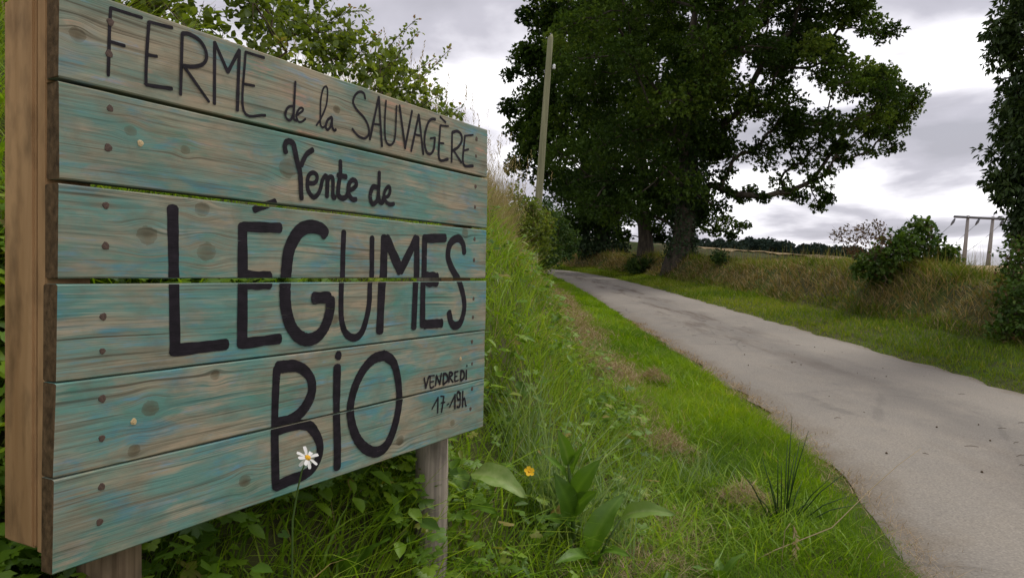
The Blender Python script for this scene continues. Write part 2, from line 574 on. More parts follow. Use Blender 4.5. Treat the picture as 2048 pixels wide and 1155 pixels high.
base = mixc(nt, 1.0, base, agg, 'MULTIPLY')
spk = ramp(nt, fin, [(.28, .62), (.45, 1.0), (.7, 1.16)])
base = mixc(nt, 1.0, base, spk, 'MULTIPLY')
vc = nd(nt, 'ShaderNodeTexVoronoi', feature='DISTANCE_TO_EDGE', ins={'Vector': mapping(nt, ob, (.9, .5, 1)), 'Scale': 1.0, 'Randomness': 1.0})
crk = mth(nt, 'MULTIPLY', ramp(nt, mth(nt, 'ADD', vc.outputs['Distance'], mth(nt, 'MULTIPLY', mth(nt, 'SUBTRACT', med, .5), .10)), [(.0, 1), (.012, 0)]), ramp(nt, big, [(.45, 0), (.6, .5)]))
base = mixc(nt, crk, base, (.09, .08, .07))
principled(nt, base, .82, mth(nt, 'ADD', fin, med), .35, .006, .25)
M['road'] = m

line, q = resample(CENTER, .3)
nr = normals_right(line)
cols = np.linspace(-1, 1, 13)
V, T = [], []
for k in range(len(line)):
    for c in cols:
        j = 0
        if abs(c) == 1:
            j = .06 * math.sin(q[k] * 2.3 + c * 2) + .045 * math.sin(q[k] * 6.1 + c) + .03 * math.sin(q[k] * 13.7)
        p = line[k] + nr[k] * (c * (HALF_W + j))
        V.append((p[0], p[1], slope(p[1]) + .012 + .03 * (1 - c * c) - (.03 if abs(c) == 1 else 0)))
        T.append(c)
n = len(cols)
i, j = np.meshgrid(np.arange(n - 1), np.arange(len(line) - 1))
a = (j * n + i).ravel()
tag(link('road', mesh_np('road', V, [np.stack([a, a + 1, a + n + 1, a + n], 1)], M['road'], T, True)), 'narrow grey asphalt lane running away between banks', kind='structure')

# ------------------------------------------------------------------ the painted sign
def plank_mat(name, seed, knots, warm, dark=1.0):
    m, nt = new_mat(name)
    tc = nd(nt, 'ShaderNodeTexCoord')
    sp = nd(nt, 'ShaderNodeSeparateXYZ', ins={0: tc.outputs['Object']})
    x, z = sp.outputs[0], sp.outputs[2]
    wob = noise(nt, mapping(nt, tc.outputs['Object'], (2.2, 1, 7), (seed, 0, seed * .7)), 1, 2)
    w = mth(nt, 'ADD', z, mth(nt, 'MULTIPLY', mth(nt, 'SUBTRACT', wob, .5), .02))
    core = None
    wob2 = noise(nt, mapping(nt, tc.outputs['Object'], (60, 1, 70), (seed, 0, seed)), 1, 4, .65)
    for (ku, kv, r) in knots:
        dx = mth(nt, 'DIVIDE', mth(nt, 'SUBTRACT', x, ku), r * 1.25)
        dz = mth(nt, 'DIVIDE', mth(nt, 'SUBTRACT', z, kv), r)
        d2 = mth(nt, 'ADD', mth(nt, 'MULTIPLY', dx, dx), mth(nt, 'MULTIPLY', dz, dz))
        g = mth(nt, 'MULTIPLY', mth(nt, 'POWER', 2.718, mth(nt, 'MULTIPLY', d2, -.28)), .86)
        w = mth(nt, 'SUBTRACT', w, mth(nt, 'MULTIPLY', mth(nt, 'SUBTRACT', w, kv), g))
        cmask = ramp(nt, mth(nt, 'ADD', d2, mth(nt, 'MULTIPLY', mth(nt, 'SUBTRACT', wob2, .5), 1.6)), [(0, .95), (.6, .70), (1.0, .55), (2.4, 0)])
        core = cmask if core is None else mth(nt, 'MAXIMUM', core, cmask)
    gv = nd(nt, 'ShaderNodeCombineXYZ', ins={0: mth(nt, 'MULTIPLY', x, 2.2), 1: seed, 2: mth(nt, 'MULTIPLY', w, 150.0)})
    g1 = noise(nt, gv.outputs[0], 1, 4, .6)
    gv2 = nd(nt, 'ShaderNodeCombineXYZ', ins={0: mth(nt, 'MULTIPLY', x, 9.0), 1: seed + 3, 2: mth(nt, 'MULTIPLY', w, 520.0)})
    g2 = noise(nt, gv2.outputs[0], 1, 3, .6)
    gv3 = nd(nt, 'ShaderNodeCombineXYZ', ins={0: mth(nt, 'MULTIPLY', x, 1.1), 1: seed + 8, 2: mth(nt, 'MULTIPLY', w, 60.0)})
    g3 = noise(nt, gv3.outputs[0], 1, 2, .5)
    lines = ramp(nt, g1, [(.30, .46), (.39, .80), (.50, 1.02), (.7, 1.10)])
    fine = ramp(nt, g2, [(.28, .70), (.5, 1.0), (.75, 1.12)])
    crack = ramp(nt, g3, [(.24, .30), (.265, 1.0)])
    ob = tc.outputs['Object']
    torn = mth(nt, 'ADD', mth(nt, 'MULTIPLY', mth(nt, 'SUBTRACT', g1, .5), .38), mth(nt, 'MULTIPLY', mth(nt, 'SUBTRACT', g2, .5), .22))

    def wash(sx, sz, o, lo, hi, top=1.0):
        base_n = noise(nt, mapping(nt, ob, (sx, 1, sz), (seed * 1.7 + o, 0, seed + o * .37)), 1, 5, .62, .5)
        return ramp(nt, mth(nt, 'ADD', base_n, torn), [(lo, 0), (hi, top)])
    wood = mixc(nt, wash(3, 30, 1, .35, .65), (.215, .205, .145), (.315, .27, .185))
    col = mixc(nt, wash(4, 13, 5, .365 + .075 * warm, .575, .88 - .25 * warm), wood, (.105, .255, .22))
    col = mixc(nt, wash(6, 18, 11, .52 + .05 * warm, .68, .72 - .2 * warm), col, (.065, .215, .28))
    col = mixc(nt, wash(5, 14, 17, .54, .70, .6), col, (.06, .21, .15))
    col = mixc(nt, wash(3.6, 22, 23, .52 - .10 * warm, .68, .75), col, (.385, .295, .195))
    col = mixc(nt, wash(7, 26, 31, .60, .72, .65 * (.5 + warm)), col, (.44, .25, .17))
    col = mixc(nt, wash(9, 40, 37, .62, .75, .5), col, (.12, .28, .43))
    if core is not None:
        col = mixc(nt, mth(nt, 'MULTIPLY', core, ramp(nt, g1, [(.3, .95), (.6, .6)])), col, (.105, .08, .043))
    grime = wash(14, 20, 43, .52, .75, .5)
    col = mixc(nt, grime, col, (.15, .14, .095))
    col = mixc(nt, wash(5, 9, 53, .50, .72, .45), col, (.13, .145, .105))
    for mlt in (lines, fine, crack):
        col = mixc(nt, 1.0, col, mlt, 'MULTIPLY')
    if dark != 1.0:
        col = mixc(nt, 1.0, col, (dark, dark, dark), 'MULTIPLY')
    hgt = mth(nt, 'ADD', mth(nt, 'MULTIPLY', lines, .7), mth(nt, 'ADD', mth(nt, 'MULTIPLY', fine, .4), crack))
    principled(nt, col, .78, hgt, .45, .0016, .15)
    return m


def timber(name, c1, c2, axis='z', scale=90, knot=None):
    m, nt = new_mat(name)
    tc = nd(nt, 'ShaderNodeTexCoord')
    s = (scale, scale, 2.5) if axis == 'z' else (2.5, scale, scale)
    ob = tc.outputs['Object']
    n = noise(nt, mapping(nt, ob, s), 1, 4, .6, .4)
    n2 = noise(nt, mapping(nt, ob, tuple(v * .12 for v in s)), 1, 3)
    n3 = noise(nt, mapping(nt, ob, (22, 22, 9)), 1, 4)
    col = mixc(nt, ramp(nt, n, [(.3, 0), (.62, 1)]), c1, c2)
    col = mixc(nt, 1.0, col, ramp(nt, n2, [(.3, .78), (.6, 1.08)]), 'MULTIPLY')
    col = mixc(nt, 1.0, col, ramp(nt, n3, [(.3, .55), (.52, 1.0)]), 'MULTIPLY')
    principled(nt, col, .75, n, .4, .002, .25)
    return m


M['pine'] = timber('sawn_pine', (.34, .19, .082), (.48, .29, .14), scale=26)
M['stake'] = timber('grey_stake', (.22, .185, .15), (.42, .35, .285), scale=110)
M['brownstake'] = timber('brown_stake', (.13, .085, .05), (.27, .19, .12), scale=90)
M['endgrain'] = simple('end_grain', (.055, .034, .016), (.16, .10, .05), (90, 90, 60), .95, .9, .004)
M['ink'] = simple('black_marker', (.006, .005, .007), (.016, .012, .017), (12, 60, 240), .75, .1, .001, spec=.1)
m, nt = new_mat('black_marker')
tc = nd(nt, 'ShaderNodeTexCoord')
gn = noise(nt, mapping(nt, tc.outputs['Object'], (14, 1, 420)), 1, 3, .6)
gb = noise(nt, mapping(nt, tc.outputs['Object'], (30, 1, 60)), 1, 3, .6)
pr = principled(nt, ramp(nt, gb, [(.3, (.006, .005, .007)), (.7, (.02, .015, .021))]), .7, gn, .4, .0015, .15)
holes = mth(nt, 'GREATER_THAN', mth(nt, 'ADD', mth(nt, 'MULTIPLY', gn, .62), mth(nt, 'MULTIPLY', gb, .38)), .645)
tp_ = nd(nt, 'ShaderNodeBsdfTransparent')
mxs = nd(nt, 'ShaderNodeMixShader', ins={0: holes, 1: pr.outputs[0], 2: tp_.outputs[0]})
nt.links.new(mxs.outputs[0], [n_ for n_ in nt.nodes if n_.type == 'OUTPUT_MATERIAL'][0].inputs[0])
M['ink'] = m
M['nail'] = simple('rusty_nail', (.045, .03, .025), (.12, .075, .055), (300, 300, 300), .7, .4, .001)
M['brass'] = simple('screw_brass', (.42, .30, .14), (.58, .45, .24), (200, 200, 200), .4, .2, .001, spec=.6)

SX, SY, SZ = -.692, 1.140, 1.0255
SLEN, SHEI, STHK = 1.292, .900, .033
SANG = math.atan2(1.14, .6125)
sign = empty('wooden_sign', (SX, SY, SZ), 'turquoise painted plank sign with black hand lettering on wooden posts', 'sign', rz=SANG)
# local frame: x along the boards, y to the back, z up; front face at y = 0
EDGES = [(0, 146.2), (147.6, 293), (294.6, 444.2), (452.6, 597.5), (604.5, 752), (757.6, 900.5)]     # millimetres, bottom to top
LEFT = [-5, -3, 0, 2, 3, 4]
KNOTS = [[(.367, .056, .012), (1.117, .042, .010), (.87, .039, .013)],
         [(.159, .231, .014), (.294, .272, .009), (.129, .164, .010)],
         [(.62, .36, .012)],
         [(.273, .502, .017), (.263, .579, .013), (.152, .526, .016), (1.17, .584, .014)],
         [(.474, .68, .020), (.121, .697, .009), (.226, .681, .008)],
         [(.031, .829, .011), (.62, .83, .009)]]
WARM = [.15, .1, .0, .05, .15, .9]
STROKES = [
(5.8,[(85,887),(83,855),(82,816),(81,778)]),
(5.5,[(85,887),(140,888)]),
(5.3,[(82,833),(109,833)]),
(6.2,[(153,885),(149,828),(148,784),(152,779),(198,783)]),
(5.7,[(153,885),(198,888)]),
(5.5,[(150,829),(168,831)]),
(6.5,[(218,884),(215,776)]),
(7.1,[(218,884),(232,887),(254,882),(267,868),(269,853),(260,840),(239,831),(220,828)]),
(6.2,[(220,829),(275,776)]),
(7.1,[(288,888),(288,775)]),
(7.3,[(288,888),(318,840)]),
(7.2,[(318,840),(345,889)]),
(7.7,[(345,889),(341,773)]),
(5.7,[(360,889),(356,776),(411,777)]),
(5.3,[(360,889),(407,890)]),
(5.1,[(357,827),(382,829)]),
(6.2,[(492,862),(489,812),(488,786),(497,782)]),
(5.8,[(488,811),(473,806),(465,793),(467,782),(478,780),(486,791)]),
(4.9,[(498,794),(513,805),(516,810),(511,812),(503,807),(496,793),(502,782),(512,783),(523,791)]),
(4.8,[(556,783),(570,801),(586,832),(590,861),(586,873),(576,866),(569,842),(568,816),(568,790),(574,782),(583,786)]),
(6.5,[(604,810),(591,801),(585,786),(591,780),(601,790),(605,809),(605,790),(612,782),(618,785)]),
(6.4,[(718,874),(713,885),(698,886),(682,875),(675,857),(689,842),(714,829),(730,812),(732,794),(718,782),(699,782),(684,788),(673,796)]),
(7.1,[(768,889),(736,782)]),
(7.8,[(768,889),(782,773)]),
(5.2,[(746,821),(774,823)]),
(5.9,[(796,886),(792,835),(795,794),(807,781),(824,786),(834,809),(838,882)]),
(7.7,[(850,885),(876,782)]),
(7.9,[(876,782),(904,882)]),
(8.1,[(934,878),(902,779)]),
(8.4,[(934,878),(956,779)]),
(5.9,[(916,824),(945,825)]),
(8.2,[(1010,880),(992,877),(976,864),(963,835),(961,807),(972,786),(990,785),(1004,800),(1009,831)]),
(5.4,[(987,825),(1009,831)]),
(8.2,[(1034,868),(1030,779),(1074,782)]),
(5.2,[(1034,868),(1074,873)]),
(5.3,[(1030,820),(1052,822)]),
(6.9,[(1033,891),(1061,881)]),
(8.9,[(1094,859),(1093,777)]),
(9.1,[(1094,859),(1121,867),(1142,860),(1144,843),(1125,823),(1100,810)]),
(7.9,[(1102,811),(1144,782)]),
(8.7,[(1161,861),(1154,781),(1208,781)]),
(5.6,[(1161,861),(1206,871)]),
(6,[(1159,819),(1182,826)]),
(12.9,[(467,712),(464,724),(468,733),(477,736),(487,733),(492,721),(498,701),(507,678),(510,656),(511,637),(513,621)]),
(11.6,[(511,691),(519,706),(528,718),(545,729)]),
(10.6,[(532,656),(550,658),(559,666),(558,677),(546,680),(534,672),(530,656),(533,641),(542,631),(552,628),(564,637),(571,650),(576,667),(584,678)]),
(12.9,[(584,678),(591,674),(592,660),(591,633)]),
(11.5,[(592,666),(598,676),(607,677),(610,668),(610,647),(611,634),(618,634)]),
(12.8,[(634,717),(634,688),(629,665),(627,648),(629,639),(640,634),(653,638),(662,650)]),
(12.5,[(625,684),(654,684)]),
(12,[(662,654),(677,659),(689,669),(686,678),(675,679),(665,671),(661,657),(664,644),(676,635),(689,636)]),
(12.5,[(765,672),(750,671),(742,659),(740,645),(745,633),(753,631),(766,641),(770,657)]),
(12.2,[(773,709),(772,681),(771,658),(776,639),(786,638),(790,650)]),
(9.9,[(793,650),(808,655),(816,667),(813,678),(803,675),(794,663),(792,650),(801,640),(816,635),(832,638)]),
(22.9,[(201,576),(204,456),(207,340),(207,322)]),
(22.1,[(210,326),(319,328)]),
(14.4,[(385,588),(439,608)]),
(23.7,[(356,555),(357,456),(357,323)]),
(20.6,[(357,553),(453,556)]),
(36.4,[(361,449),(427,449)]),
(21.3,[(357,326),(454,329)]),
(29.5,[(588,550),(572,561),(540,564),(510,554),(489,531),(476,503),(470,456),(468,436),(470,396),(482,359),(504,333),(534,321),(566,327),(589,347),(603,379),(605,408)]),
(25.9,[(551,410),(602,411)]),
(17.6,[(648,558),(646,516),(645,458),(642,442),(641,392),(644,356),(658,327),(687,314),(713,324),(730,354),(741,394),(743,441),(749,458),(749,519),(749,550)]),
(27.6,[(796,554),(794,458),(789,441),(782,322)]),
(31,[(803,551),(863,471)]),
(25.7,[(863,471),(930,557)]),
(24.2,[(932,558),(933,459),(929,440),(923,324)]),
(22.1,[(967,563),(966,460),(962,440),(962,327)]),
(24.4,[(971,558),(1066,564)]),
(39.9,[(975,450),(1030,450)]),
(24.8,[(971,330),(1054,329)]),
(23.6,[(1167,526),(1160,550),(1140,565),(1114,562),(1090,547),(1081,516),(1094,490),(1117,466),(1137,449),(1154,424),(1167,396),(1171,368),(1162,340),(1146,322),(1121,318),(1102,329),(1090,357)]),
(20.2,[(448,269),(445,223),(443,145),(447,24)]),
(25.3,[(448,270),(469,270),(499,268),(526,256),(546,235),(550,209),(538,185),(515,166),(485,156),(449,156)]),
(22.6,[(447,140),(482,142),(516,141),(543,133),(563,112),(576,87),(574,62),(556,40),(525,30),(487,29),(448,25)]),
(20.5,[(635,282),(632,274)]),
(23.4,[(630,253),(629,154),(633,76),(633,22)]),
(25.7,[(802,263),(762,259),(728,241),(701,213),(683,179),(676,146),(684,109),(703,74),(732,47),(766,31),(797,31),(822,45),(843,74),(858,111),(864,150),(856,201),(837,242),(802,263)]),
(6.1,[(973,187),(981,159)]),
(6.1,[(981,159),(995,190)]),
(5.9,[(1002,189),(1003,158),(1021,158)]),
(4.2,[(1000,189),(1022,188)]),
(4.4,[(1004,172),(1019,172)]),
(6.8,[(1028,159),(1032,187)]),
(6.2,[(1032,187),(1049,160)]),
(6.7,[(1049,160),(1055,190)]),
(6.9,[(1067,186),(1065,159)]),
(7.2,[(1064,187),(1077,186),(1087,176),(1086,166),(1066,158)]),
(6.8,[(1096,186),(1094,161)]),
(7.3,[(1096,187),(1106,187),(1113,180),(1096,174)]),
(6,[(1100,172),(1116,158)]),
(7.2,[(1126,186),(1125,160)]),
(4.6,[(1126,186),(1142,186)]),
(4.7,[(1126,173),(1137,173)]),
(4.9,[(1126,159),(1144,160)]),
(7.4,[(1158,184),(1155,159)]),
(7.5,[(1155,186),(1167,184),(1175,175),(1172,163),(1157,158)]),
(7.7,[(1187,184),(1186,158)]),
(7.4,[(1191,198),(1189,196)]),
(5.8,[(1012,97),(1041,125)]),
(6.9,[(1041,125),(1040,83)]),
(4.2,[(1053,127),(1070,124)]),
(6.6,[(1070,124),(1059,82)]),
(4.4,[(1056,108),(1075,107)]),
(4.1,[(1085,98),(1096,100)]),
(6.3,[(1100,90),(1127,122)]),
(7.5,[(1127,122),(1127,81)]),
(7.4,[(1155,112),(1151,124),(1140,125),(1139,113),(1144,104),(1156,105)]),
(6.9,[(1156,123),(1154,85),(1138,84)]),
(7.8,[(1169,125),(1169,80)]),
(6.1,[(1170,95),(1178,104),(1183,93),(1185,82),(1190,80)])
]
LETTERS = [3, 3, 3, 4, 3, 2, 1, 1, 1, 1, 3, 1, 2, 3, 2, 4, 3, 3, 2, 1, 2, 2, 1, 2, 1, 2, 5, 2, 1, 4, 4, 1, 3, 2, 1, 2, 3, 3, 2, 3, 4, 2, 2, 2, 3, 1, 2, 2, 2]     # strokes of each letter
NAILS = [(84.8, 863.9), (82.4, 813.0), (84.4, 726.3), (81.2, 663.3), (78.1, 569.9), (77.5, 504.8), (73.6, 391.3), (73.0, 335.8), (72.4, 259.1), (72.5, 195.1),
         (71.9, 116.5), (68.7, 60.4), (1226.4, 862.4), (1224.9, 812.3), (1224.6, 722.6), (1223.5, 662.1), (1223.3, 567.8), (1222.2, 505.8), (1222.5, 392.0),
         (1221.2, 337.3), (1217.5, 265.0), (1219.3, 199.6), (1221.4, 125.0), (1214.5, 66.6)]
SCREWS = [(138.6, 678.7), (127.8, 212.5), (1155.0, 220.5)]


def ribbon(bm, width, pts, y0):
    p = np.array(pts, float)
    if len(p) > 2:
        p = smooth_line(p, 6)
    if len(p) == 2:
        p = np.stack([np.linspace(p[0][k], p[1][k], 8) for k in range(2)], 1)
    t = unit(np.gradient(p, axis=0)); nrm = np.stack([-t[:, 1], t[:, 0]], 1)
    k = len(p)
    hw = width * .5 * (1 + .05 * np.sin(np.linspace(0, rng.uniform(5, 12), k) + rng.uniform(0, 6)) + rng.normal(0, .03, k))
    rows = []
    ext = min(width * .32, 7.0)
    first = [(p[0] - t[0] * ext * math.sin(a) + nrm[0] * hw[0] * math.cos(a)) for a in np.linspace(0, math.pi, 5)]
    last = [(p[-1] + t[-1] * ext * math.sin(a) + nrm[-1] * hw[-1] * math.cos(a)) for a in np.linspace(0, math.pi, 5)]
    for i in range(k):
        y = y0 - .00035 * i / k
        rows.append([bm.verts.new(((p[i] + nrm[i] * hw[i])[0] / 1000, y, (p[i] + nrm[i] * hw[i])[1] / 1000)),
                     bm.verts.new(((p[i] - nrm[i] * hw[i])[0] / 1000, y, (p[i] - nrm[i] * hw[i])[1] / 1000))])
    for i in range(k - 1):
        bm.faces.new((rows[i][0], rows[i][1], rows[i + 1][1], rows[i + 1][0]))
    for cap, r, y in ((first, rows[0], y0), (last, rows[-1], y0 - .00035)):
        vs = [r[0]] + [bm.verts.new((c[0] / 1000, y, c[1] / 1000)) for c in cap[1:-1]] + [r[1]]
        bm.faces.new(vs)


def nail_mesh(name, r, mat, cross):
    bm = bmesh.new()
    rings = [(r * .9, .0016), (r, -.0001), (r * .9, -.0006), (r * .45, -.0008)]
    prev = None
    for rr, y in rings:
        ring = [bm.verts.new((rr * math.cos(a) * (1.15 if i % 3 else .85), y, rr * math.sin(a))) for i, a in enumerate(np.linspace(0, 2 * math.pi, 10, endpoint=False))]
        if prev:
            for i in range(10):
                bm.faces.new((prev[i], prev[(i + 1) % 10], ring[(i + 1) % 10], ring[i]))
        prev = ring
    bm.faces.new(prev)
    if cross:
        for ax in (0, 2):
            lo = [-r * .13, -.0015, -r * .13]; hi = [r * .13, -.0009, r * .13]
            lo[ax] = -r * .6; hi[ax] = r * .6
            if ax == 2:
                lo[1] -= .0002; hi[1] -= .0002
            box_bm(bm, lo, hi)
    me = bpy.data.meshes.new(name)
    bm.normal_update()
    bm.to_mesh(me); bm.free()
    me.materials.append(mat)
    return me


nail_me = nail_mesh('nail', .0062, M['nail'], False)
screw_me = nail_mesh('screw', .0058, M['brass'], True)
for k, (lo, hi) in enumerate(EDGES):
    a, b = lo / 1000, hi / 1000
    x0, x1 = LEFT[k] / 1000, SLEN + (0.001 * ((k * 7) % 5) - .002)
    bm = bmesh.new()
    nx = 40
    prev = None
    rnd = np.random.default_rng(50 + k)
    topw = np.cumsum(rnd.normal(0, .00022, nx + 1)); botw = np.cumsum(rnd.normal(0, .00022, nx + 1))
    topw -= np.linspace(0, topw[-1], nx + 1); botw -= np.linspace(0, botw[-1], nx + 1)
    for i in range(nx + 1):
        x = x0 + (x1 - x0) * i / nx
        zt = b - abs(topw[i]); zb = a + abs(botw[i]); c = .0022
        sec = [(0, zb + c), (0, zt - c), (c, zt), (STHK - c, zt), (STHK, zt - c), (STHK, zb + c), (STHK - c, zb), (c, zb)]
        ring = [bm.verts.new((x + (rnd.normal(0, .0011) if i in (0, nx) else 0), y, z)) for y, z in sec]
        if prev:
            for j in range(8):
                bm.faces.new((prev[j], ring[j], ring[(j + 1) % 8], prev[(j + 1) % 8]))
        else:
            bm.faces.new(ring[::-1]).material_index = 1
        prev = ring
    bm.faces.new(prev).material_index = 1
    bmesh.ops.recalc_face_normals(bm, faces=bm.faces)
    plank = bm_obj('plank', bm, [plank_mat('painted_plank_%d' % (k + 1), 3.1 + 7.7 * k, KNOTS[k], WARM[k]), M['endgrain']], sign)
    s = 0
    for cnt in LETTERS:
        mine = [(i, *STROKES[i]) for i in range(s, s + cnt)]
        s += cnt
        mine = [(i, wd, pts) for i, wd, pts in mine if not (min(p[1] for p in pts) - wd * .5 > hi - 1 or max(p[1] for p in pts) + wd * .5 < lo + 1)]
        if not mine:
            continue
        bm = bmesh.new()
        for i, wd, pts in mine:
            ribbon(bm, wd, pts, -.0004 - .00012 * (i % 9))
        for z, sgn in ((a + .0015, -1), (b - .0015, 1)):
            bmesh.ops.bisect_plane(bm, geom=bm.verts[:] + bm.edges[:] + bm.faces[:], plane_co=(0, 0, z), plane_no=(0, 0, sgn), clear_outer=True, dist=1e-7)
        for f in bm.faces:
            f.normal_update()
            if f.normal.y > 0:
                f.normal_flip()
        if len(bm.faces):
            bm_obj('letter', bm, M['ink'], plank)
        else:
            bm.free()
    for (u, v) in NAILS:
        if lo < v < hi:
            o = link('nail', nail_me, plank); o.location = (u / 1000, -.0002, v / 1000); o.rotation_euler = (0, random.uniform(0, 3), 0)
            o.scale = (random.uniform(.85, 1.1),) * 3
    for (u, v) in SCREWS:
        if lo < v < hi:
            o = link('screw', screw_me, plank); o.location = (u / 1000, -.0002, v / 1000); o.rotation_euler = (0, random.uniform(0, 1.5), 0)


def beam(name, lo, hi, mat, parent, bev=.003):
    bm = bmesh.new()
    box_bm(bm, lo, hi)
    bmesh.ops.subdivide_edges(bm, edges=[e for e in bm.edges if abs((e.verts[0].co - e.verts[1].co).z) > .2], cuts=6)
    bmesh.ops.bevel(bm, geom=[e for e in bm.edges if e.is_manifold and e.calc_face_angle(0) > .5], offset=bev, segments=2, affect='EDGES')
    return bm_obj(name, bm, mat, parent, False)


def splint(name, x, y, r0, r1, z0, z1, mat, parent, sides=7, seed=1):
    """cleft stake: uneven polygon section with slow twist and flats"""
    rd = np.random.default_rng(seed)
    prof = 1 + rd.normal(0, .07, sides)
    g = Geo(); pts = []
    ks = 14
    V = []
    for i in range(ks):
        t = i / (ks - 1)
        for j in range(sides):
            a = 2 * math.pi * (j + .35) / sides + .08 * t
            rr = (r0 + (r1 - r0) * t) * prof[j] * (1 + rd.normal(0, .012))
            V.append((x + math.cos(a) * rr + .006 * math.sin(t * 4), y + math.sin(a) * rr, z0 + (z1 - z0) * t))
    F = [(i * sides + j, i * sides + (j + 1) % sides, (i + 1) * sides + (j + 1) % sides, (i + 1) * sides + j) for i in range(ks - 1) for j in range(sides)]
    me = mesh_np(name, V, [np.array(F), np.array([[(ks - 1) * sides + j for j in range(sides)]])], mat)
    return link(name, me, parent)


beam('batten', (.003, STHK + .0015, .022), (.075, STHK + .024, .893), M['pine'], sign, .0015)
beam('post', (-.002, STHK + .0255, .028), (.085, STHK + .108, .893), M['pine'], sign, .004)
beam('batten', (1.165, STHK + .0015, .03), (1.262, STHK + .045, .885), M['pine'], sign, .002)
splint('stake', .152, STHK + .068, .050, .048, -.75, .42, M['brownstake'], sign, 6, 4)
splint('stake', 1.200, STHK + .098, .058, .055, -.85, .60, M['stake'], sign, 6, 9)

# ------------------------------------------------------------------ grass
def along(line, s0, s1, n, log=True, near=1.5):
    """n random stations on a line between arc lengths measured from y = 0"""
    s = np.concatenate([[0], np.cumsum(np.linalg.norm(np.diff(line, axis=0), axis=1))])
    z0 = np.interp(0.0, line[:200, 1], s[:200])
    q = (np.exp(rng.uniform(math.log(s0 + near), math.log(s1 + near), n)) - near) if log else rng.uniform(s0, s1, n)
    nr = normals_right(line)
    a = q + z0
    return np.stack([np.interp(a, s, line[:, 0]), np.interp(a, s, line[:, 1])], 1), np.stack([np.interp(a, s, nr[:, 0]), np.interp(a, s, nr[:, 1])], 1), q


def clump(x, y, f, seed):
    """patchiness 0..1"""
    r = np.random.default_rng(seed)
    z = np.zeros(len(x))
    for _ in range(9):
        k = r.normal(0, f, 2)
        z += np.sin(k[0] * x + k[1] * y + r.uniform(0, 6.28))
    return np.clip(.5 + z / 7, 0, 1)


def sign_local(P):
    c, s = math.cos(SANG), math.sin(SANG)
    dx, dy = P[:, 0] - SX, P[:, 1] - SY
    return dx * c + dy * s, -dx * s + dy * c         # along the boards, behind the boards


def clear_of_sign(P, h, reach):
    """heights cut where blades would stand in front of or inside the boards"""
    a, b = sign_local(P)
    rel = SZ - .015 - P[:, 2]
    near = (a > -.35) & (a < 1.45) & (b < .17 + reach) & (b > -1.1)
    return np.where(near, np.minimum(h, np.maximum(rel, .05) / 1.02), h)


def edge_off(P):
    return signed(CENTER, P[:, 0], P[:, 1])


# lush mown verge between the hay line and the lane
g = Geo()
N = 105000
c, nr, q = along(LFOOT, 1.2, 55, N)
lw = -edge_off(c) - HALF_W
off = rng.uniform(-.15, 1, N) * 1.0
off = np.where(off > 0, off * (lw + .07), off)
P2 = c + nr * off[:, None]
P = gpt(P2[:, 0], P2[:, 1], -.01)
pt = clump(P[:, 0], P[:, 1], 2.2, 5); pt2 = clump(P[:, 0], P[:, 1], 7, 6)
edge = np.clip((lw - off) / .25, .35, 1)
h = (.05 + .11 * pt + .05 * pt2) * rng.uniform(.5, 1.25, N) * edge
h = clear_of_sign(P, h, .1)
dist = np.hypot(P[:, 0], P[:, 1])
w = np.maximum(.0042, .00105 * dist) * rng.uniform(.7, 1.3, N)
az = rng.uniform(0, 6.28, N) * .6 + clump(P[:, 0], P[:, 1], 3, 9) * 6
tint = np.clip(.42 + .28 * (pt2 - .5) + .35 * (clump(P[:, 0], P[:, 1], 1.1, 2) - .5) + rng.normal(0, .12, N), 0, .9)
tint = np.where(rng.random(N) < .02, .98, tint)
blades(g, P, h, w, az, rng.uniform(.05, .5, N), rng.uniform(.2, .9, N), tint, (0, .5))
tag(link('verge_grass', g.mesh('verge_grass', M['grass'])), 'short bright green grass on the verge left of the lane', 'grass', kind='stuff')

# longer rough grass on the left bank
g = Geo()
N = 80000
c, nr, q = along(LFOOT, .6, 45, N)
off = rng.uniform(0, 1, N) ** .9 * 3.4
P2 = c - nr * off[:, None]
P = gpt(P2[:, 0], P2[:, 1], -.02)
pt = clump(P[:, 0], P[:, 1], 3.0, 15)
h = (.06 + .30 * pt) * rng.uniform(.5, 1.4, N) * np.clip(.45 + off * .6, .5, 1.25)
h = clear_of_sign(P, h, .35)
dist = np.hypot(P[:, 0], P[:, 1])
w = np.maximum(.0048, .0011 * dist) * rng.uniform(.6, 1.5, N)
az = rng.uniform(0, 6.28, N) * .7 + np.arctan2(nr[:, 1], nr[:, 0])
dryp = np.clip((off - .6) * .7, 0, .8) * np.clip((P[:, 1] - 4.5) / 3, 0, 1) + .12 * np.clip((P[:, 1] - 9) / 6, 0, 1)
tint = np.clip(.40 + .35 * (clump(P[:, 0], P[:, 1], 2, 3) - .5) + rng.normal(0, .13, N), 0, .62)
tint = np.where(rng.random(N) < dryp + .03, rng.uniform(.7, 1, N), tint)
ln_, cu_ = rng.uniform(0, .45, N), rng.uniform(.2, 1.1, N)
for s_, lv in ((dist < 5, (0, .4, .75)), (dist >= 5, (0, .5))):
    blades(g, P[s_], h[s_], w[s_], az[s_], ln_[s_], cu_[s_], tint[s_], lv)
tag(link('bank_grass', g.mesh('bank_grass', M['bankgrass'])), 'rough long grass over the left bank around the sign', 'grass', kind='stuff')

